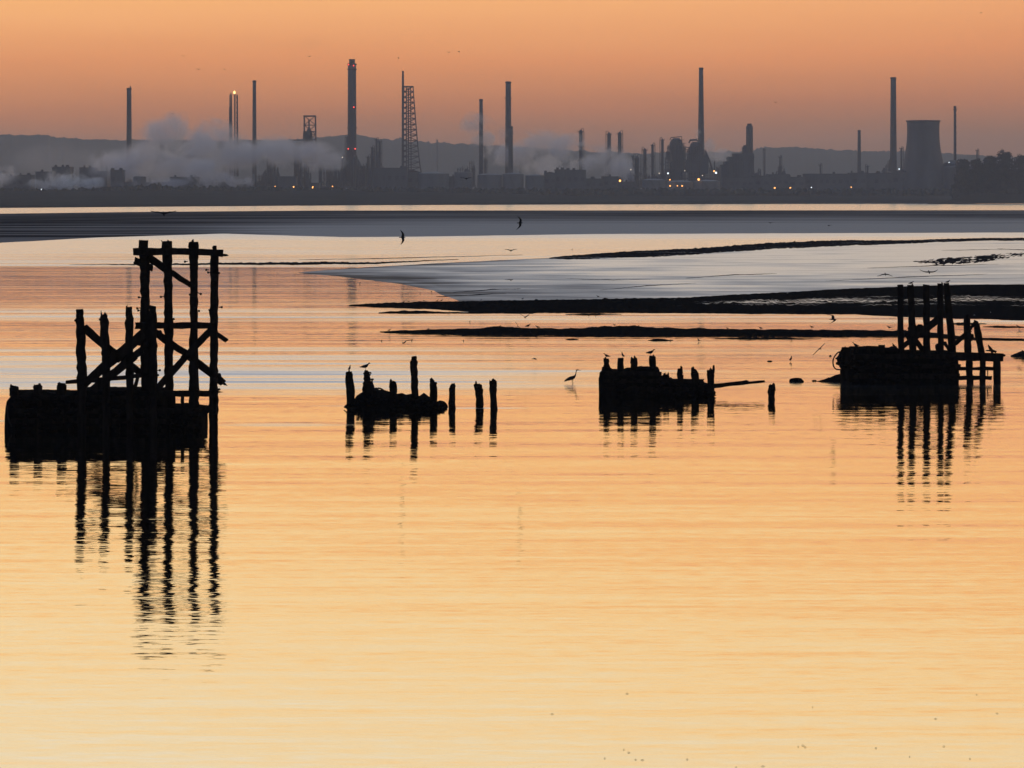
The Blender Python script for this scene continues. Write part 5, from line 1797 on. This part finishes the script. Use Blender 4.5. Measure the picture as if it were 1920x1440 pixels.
for px, row, L, lb, f in ((757, 568.5, 6, 'gull on the weedy bank near its left end, left of a pair', 1), (766, 567.5, 5, 'gull on the weedy bank near its left end, right of a pair', -1), (795, 566, 5, 'lone gull on the weedy bank between two groups', -1),
                          (820, 565.5, 5, 'left gull of the pair on the weedy bank below the mud tongue', 1), (828, 565.5, 6, 'right gull of the pair on the weedy bank below the mud tongue', 1), (980, 562, 5, 'small gull on the crest of the weedy bank', 1),
                          (1121, 558, 6, 'gull on the rising crest of the weedy bank', -1), (686, 571, 4, 'tiny gull at the very tip of the weedy bank', 1), (902, 564, 4, 'tiny gull midway on the crest of the weedy bank', 1)):
    bird_standing(px, row, L, lb, face=f, Y=248.0, group='gulls on the weedy bank')
for px, row, L, lb in ((755.5, 586, 6, 'gull at the left end of the thin weed strip'), (842, 588, 6, 'gull at the right end of the thin weed strip'), (675, 532.5, 5, 'duck sized bird on calm water by the chimney reflection'),
                       (788, 551, 4, 'bird at the edge of the mud tongue, upper of two'), (809, 549, 5, 'bird at the edge of the mud tongue, lower of two'), (1104, 593, 5, 'bird in the channel under the weedy bank, left of a pair'),
                       (1117, 594, 4, 'bird in the channel under the weedy bank, right of a pair'), (881, 604, 4, 'bird floating in the channel left of the flying gulls'), (1073, 469, 4, 'dark bird on the cream reach left of the long ridge')):
    bird_standing(px, row, L, lb, yaw=0.9, group='birds dotted in the shallows')
bird_standing(1912, 664, 14, 'gull sitting on the mud hump at the right edge of the photo', face=1, yaw=.3, Y=161, legs=0)
bird_standing(1911, 618, 12, 'pale gull in the water at the right edge above the mud hump', face=-1, yaw=.3)

bird_flying(307, 400.5, 40, 'big gull gliding head on with arched wings high over the far mudflat at left', lift=0.35, tipdrop=0.35, yaw=-78, roll=0, Y=125)
bird_flying(754, 445, 24, 'gull banking steeply with wings vertical over the cream reach', roll=80, yaw=10, lift=0.1, tipdrop=0.2, fold=.1, Y=150)
bird_flying(974.5, 418, 23, 'gull banking with wings vertical over the far mudflat in the middle', roll=-72, yaw=15, lift=0.1, tipdrop=0.2, fold=.3, Y=150)
bird_flying(958, 470, 20, 'small gull flying head on with an m shaped wing line', lift=0.5, tipdrop=0.45, yaw=-90, Y=170)
bird_flying(957, 525, 15, 'small gull with drooped wings over the mud tongue', lift=0.25, tipdrop=0.7, yaw=-60, fold=.5, Y=190)
bird_flying(760, 641, 20, 'gull turning away low over the water above the rubble heap', roll=25, yaw=-120, lift=0.2, tipdrop=0.9, fold=.6, Y=160)
bird_flying(984, 595, 18, 'gull with wings raised in a vee in front of the channel', lift=0.8, tipdrop=-0.1, yaw=-70, Y=160)
bird_flying(1002, 673, 19, 'pale gull skimming flat over the water between the two middle ruins', lift=0.05, tipdrop=0.1, yaw=8, roll=-8, pitch=-15, Y=155)
bird_flying(1561, 599, 28, 'dark gull diving with one wing swept down left of the right jetty', roll=-35, yaw=-30, lift=0.5, tipdrop=0.5, fold=.6, Y=138)
bird_flying(1537, 654, 28, 'gull with wings on a diagonal just left of the hose loop', roll=42, yaw=-75, lift=0.1, tipdrop=0.3, fold=.2, Y=140)
bird_flying(1660, 514, 24, 'gull with wings in an arch above the weedy bank, left of the tall posts', lift=-0.1, tipdrop=0.75, yaw=-90, Y=170)
bird_flying(1742, 510, 29, 'gull gliding level head on directly above the tall posts', lift=0.08, tipdrop=-0.05, yaw=-90, Y=170)
bird_flying(971, 612, 18, 'pale gull rising over the middle bar, wing pointing up right', roll=-50, yaw=-100, lift=0.3, Y=160)
bird_flying(995, 623, 14, 'pale gull low in front of the middle bar, right of the other pale one', roll=-55, yaw=-100, lift=0.2, Y=160)
bird_flying(874, 335, 18, 'gull gliding in front of the storage tanks', lift=0.4, tipdrop=0.4, yaw=-80, Y=200)
for i, (px, row, s, lb) in enumerate(((372, 130, 5, 'speck of a bird in the sky above the flare stacks'), (343, 105, 4, 'speck of a bird high in the sky at left'), (323, 213, 4, 'speck of a bird just over the steam bank'), (421, 130, 4, 'speck of a bird left of the plain thin chimney'),
                                      (747, 109, 5, 'speck of a bird above the lattice tower'), (860, 97, 5, 'speck of a bird high left of the middle chimneys'), (1454, 192, 4, 'speck of a bird right of the tall tapering chimney'), (580, 106, 4, 'speck of a bird left of the thickest chimney'),
                                      (842, 98, 4, 'speck of a bird next to another, high left of the middle chimneys'), (1445, 418, 6, 'bird over the far mudflat, left of two'), (1555, 423, 6, 'bird over the far mudflat, right of two'), (1840, 24, 4, 'speck of a bird near the top right corner'))):
    bird_flying(px, row, s * 1.6, lb, lift=0.4, tipdrop=0.4, yaw=-80 + 20 * i, Y=420, group='distant birds in the air')

# scraps of weed and feather on the near water
rnd = random.Random(77)
b = MB()
for i in range(26):
    row = rnd.uniform(1395, 1450) if i < 20 else rnd.uniform(1300, 1400)
    px = rnd.uniform(1100, 1960) if i < 22 else rnd.uniform(250, 1900)
    c = P(px, row, YR(row))
    L = rnd.uniform(0.008, 0.028)
    a = rnd.uniform(-.3, .3)
    b.tube([(c.x - L, c.y - a * L, 0.004), (c.x, c.y, 0.012), (c.x + L, c.y + a * L, 0.004)], [0.002, 0.004, 0.002], 5, flat=2.0)
tag(b.build('floating_scraps', M['rubble']), 'tiny scraps of weed floating on the near water', 'flotsam', kind='stuff')

haze_box()
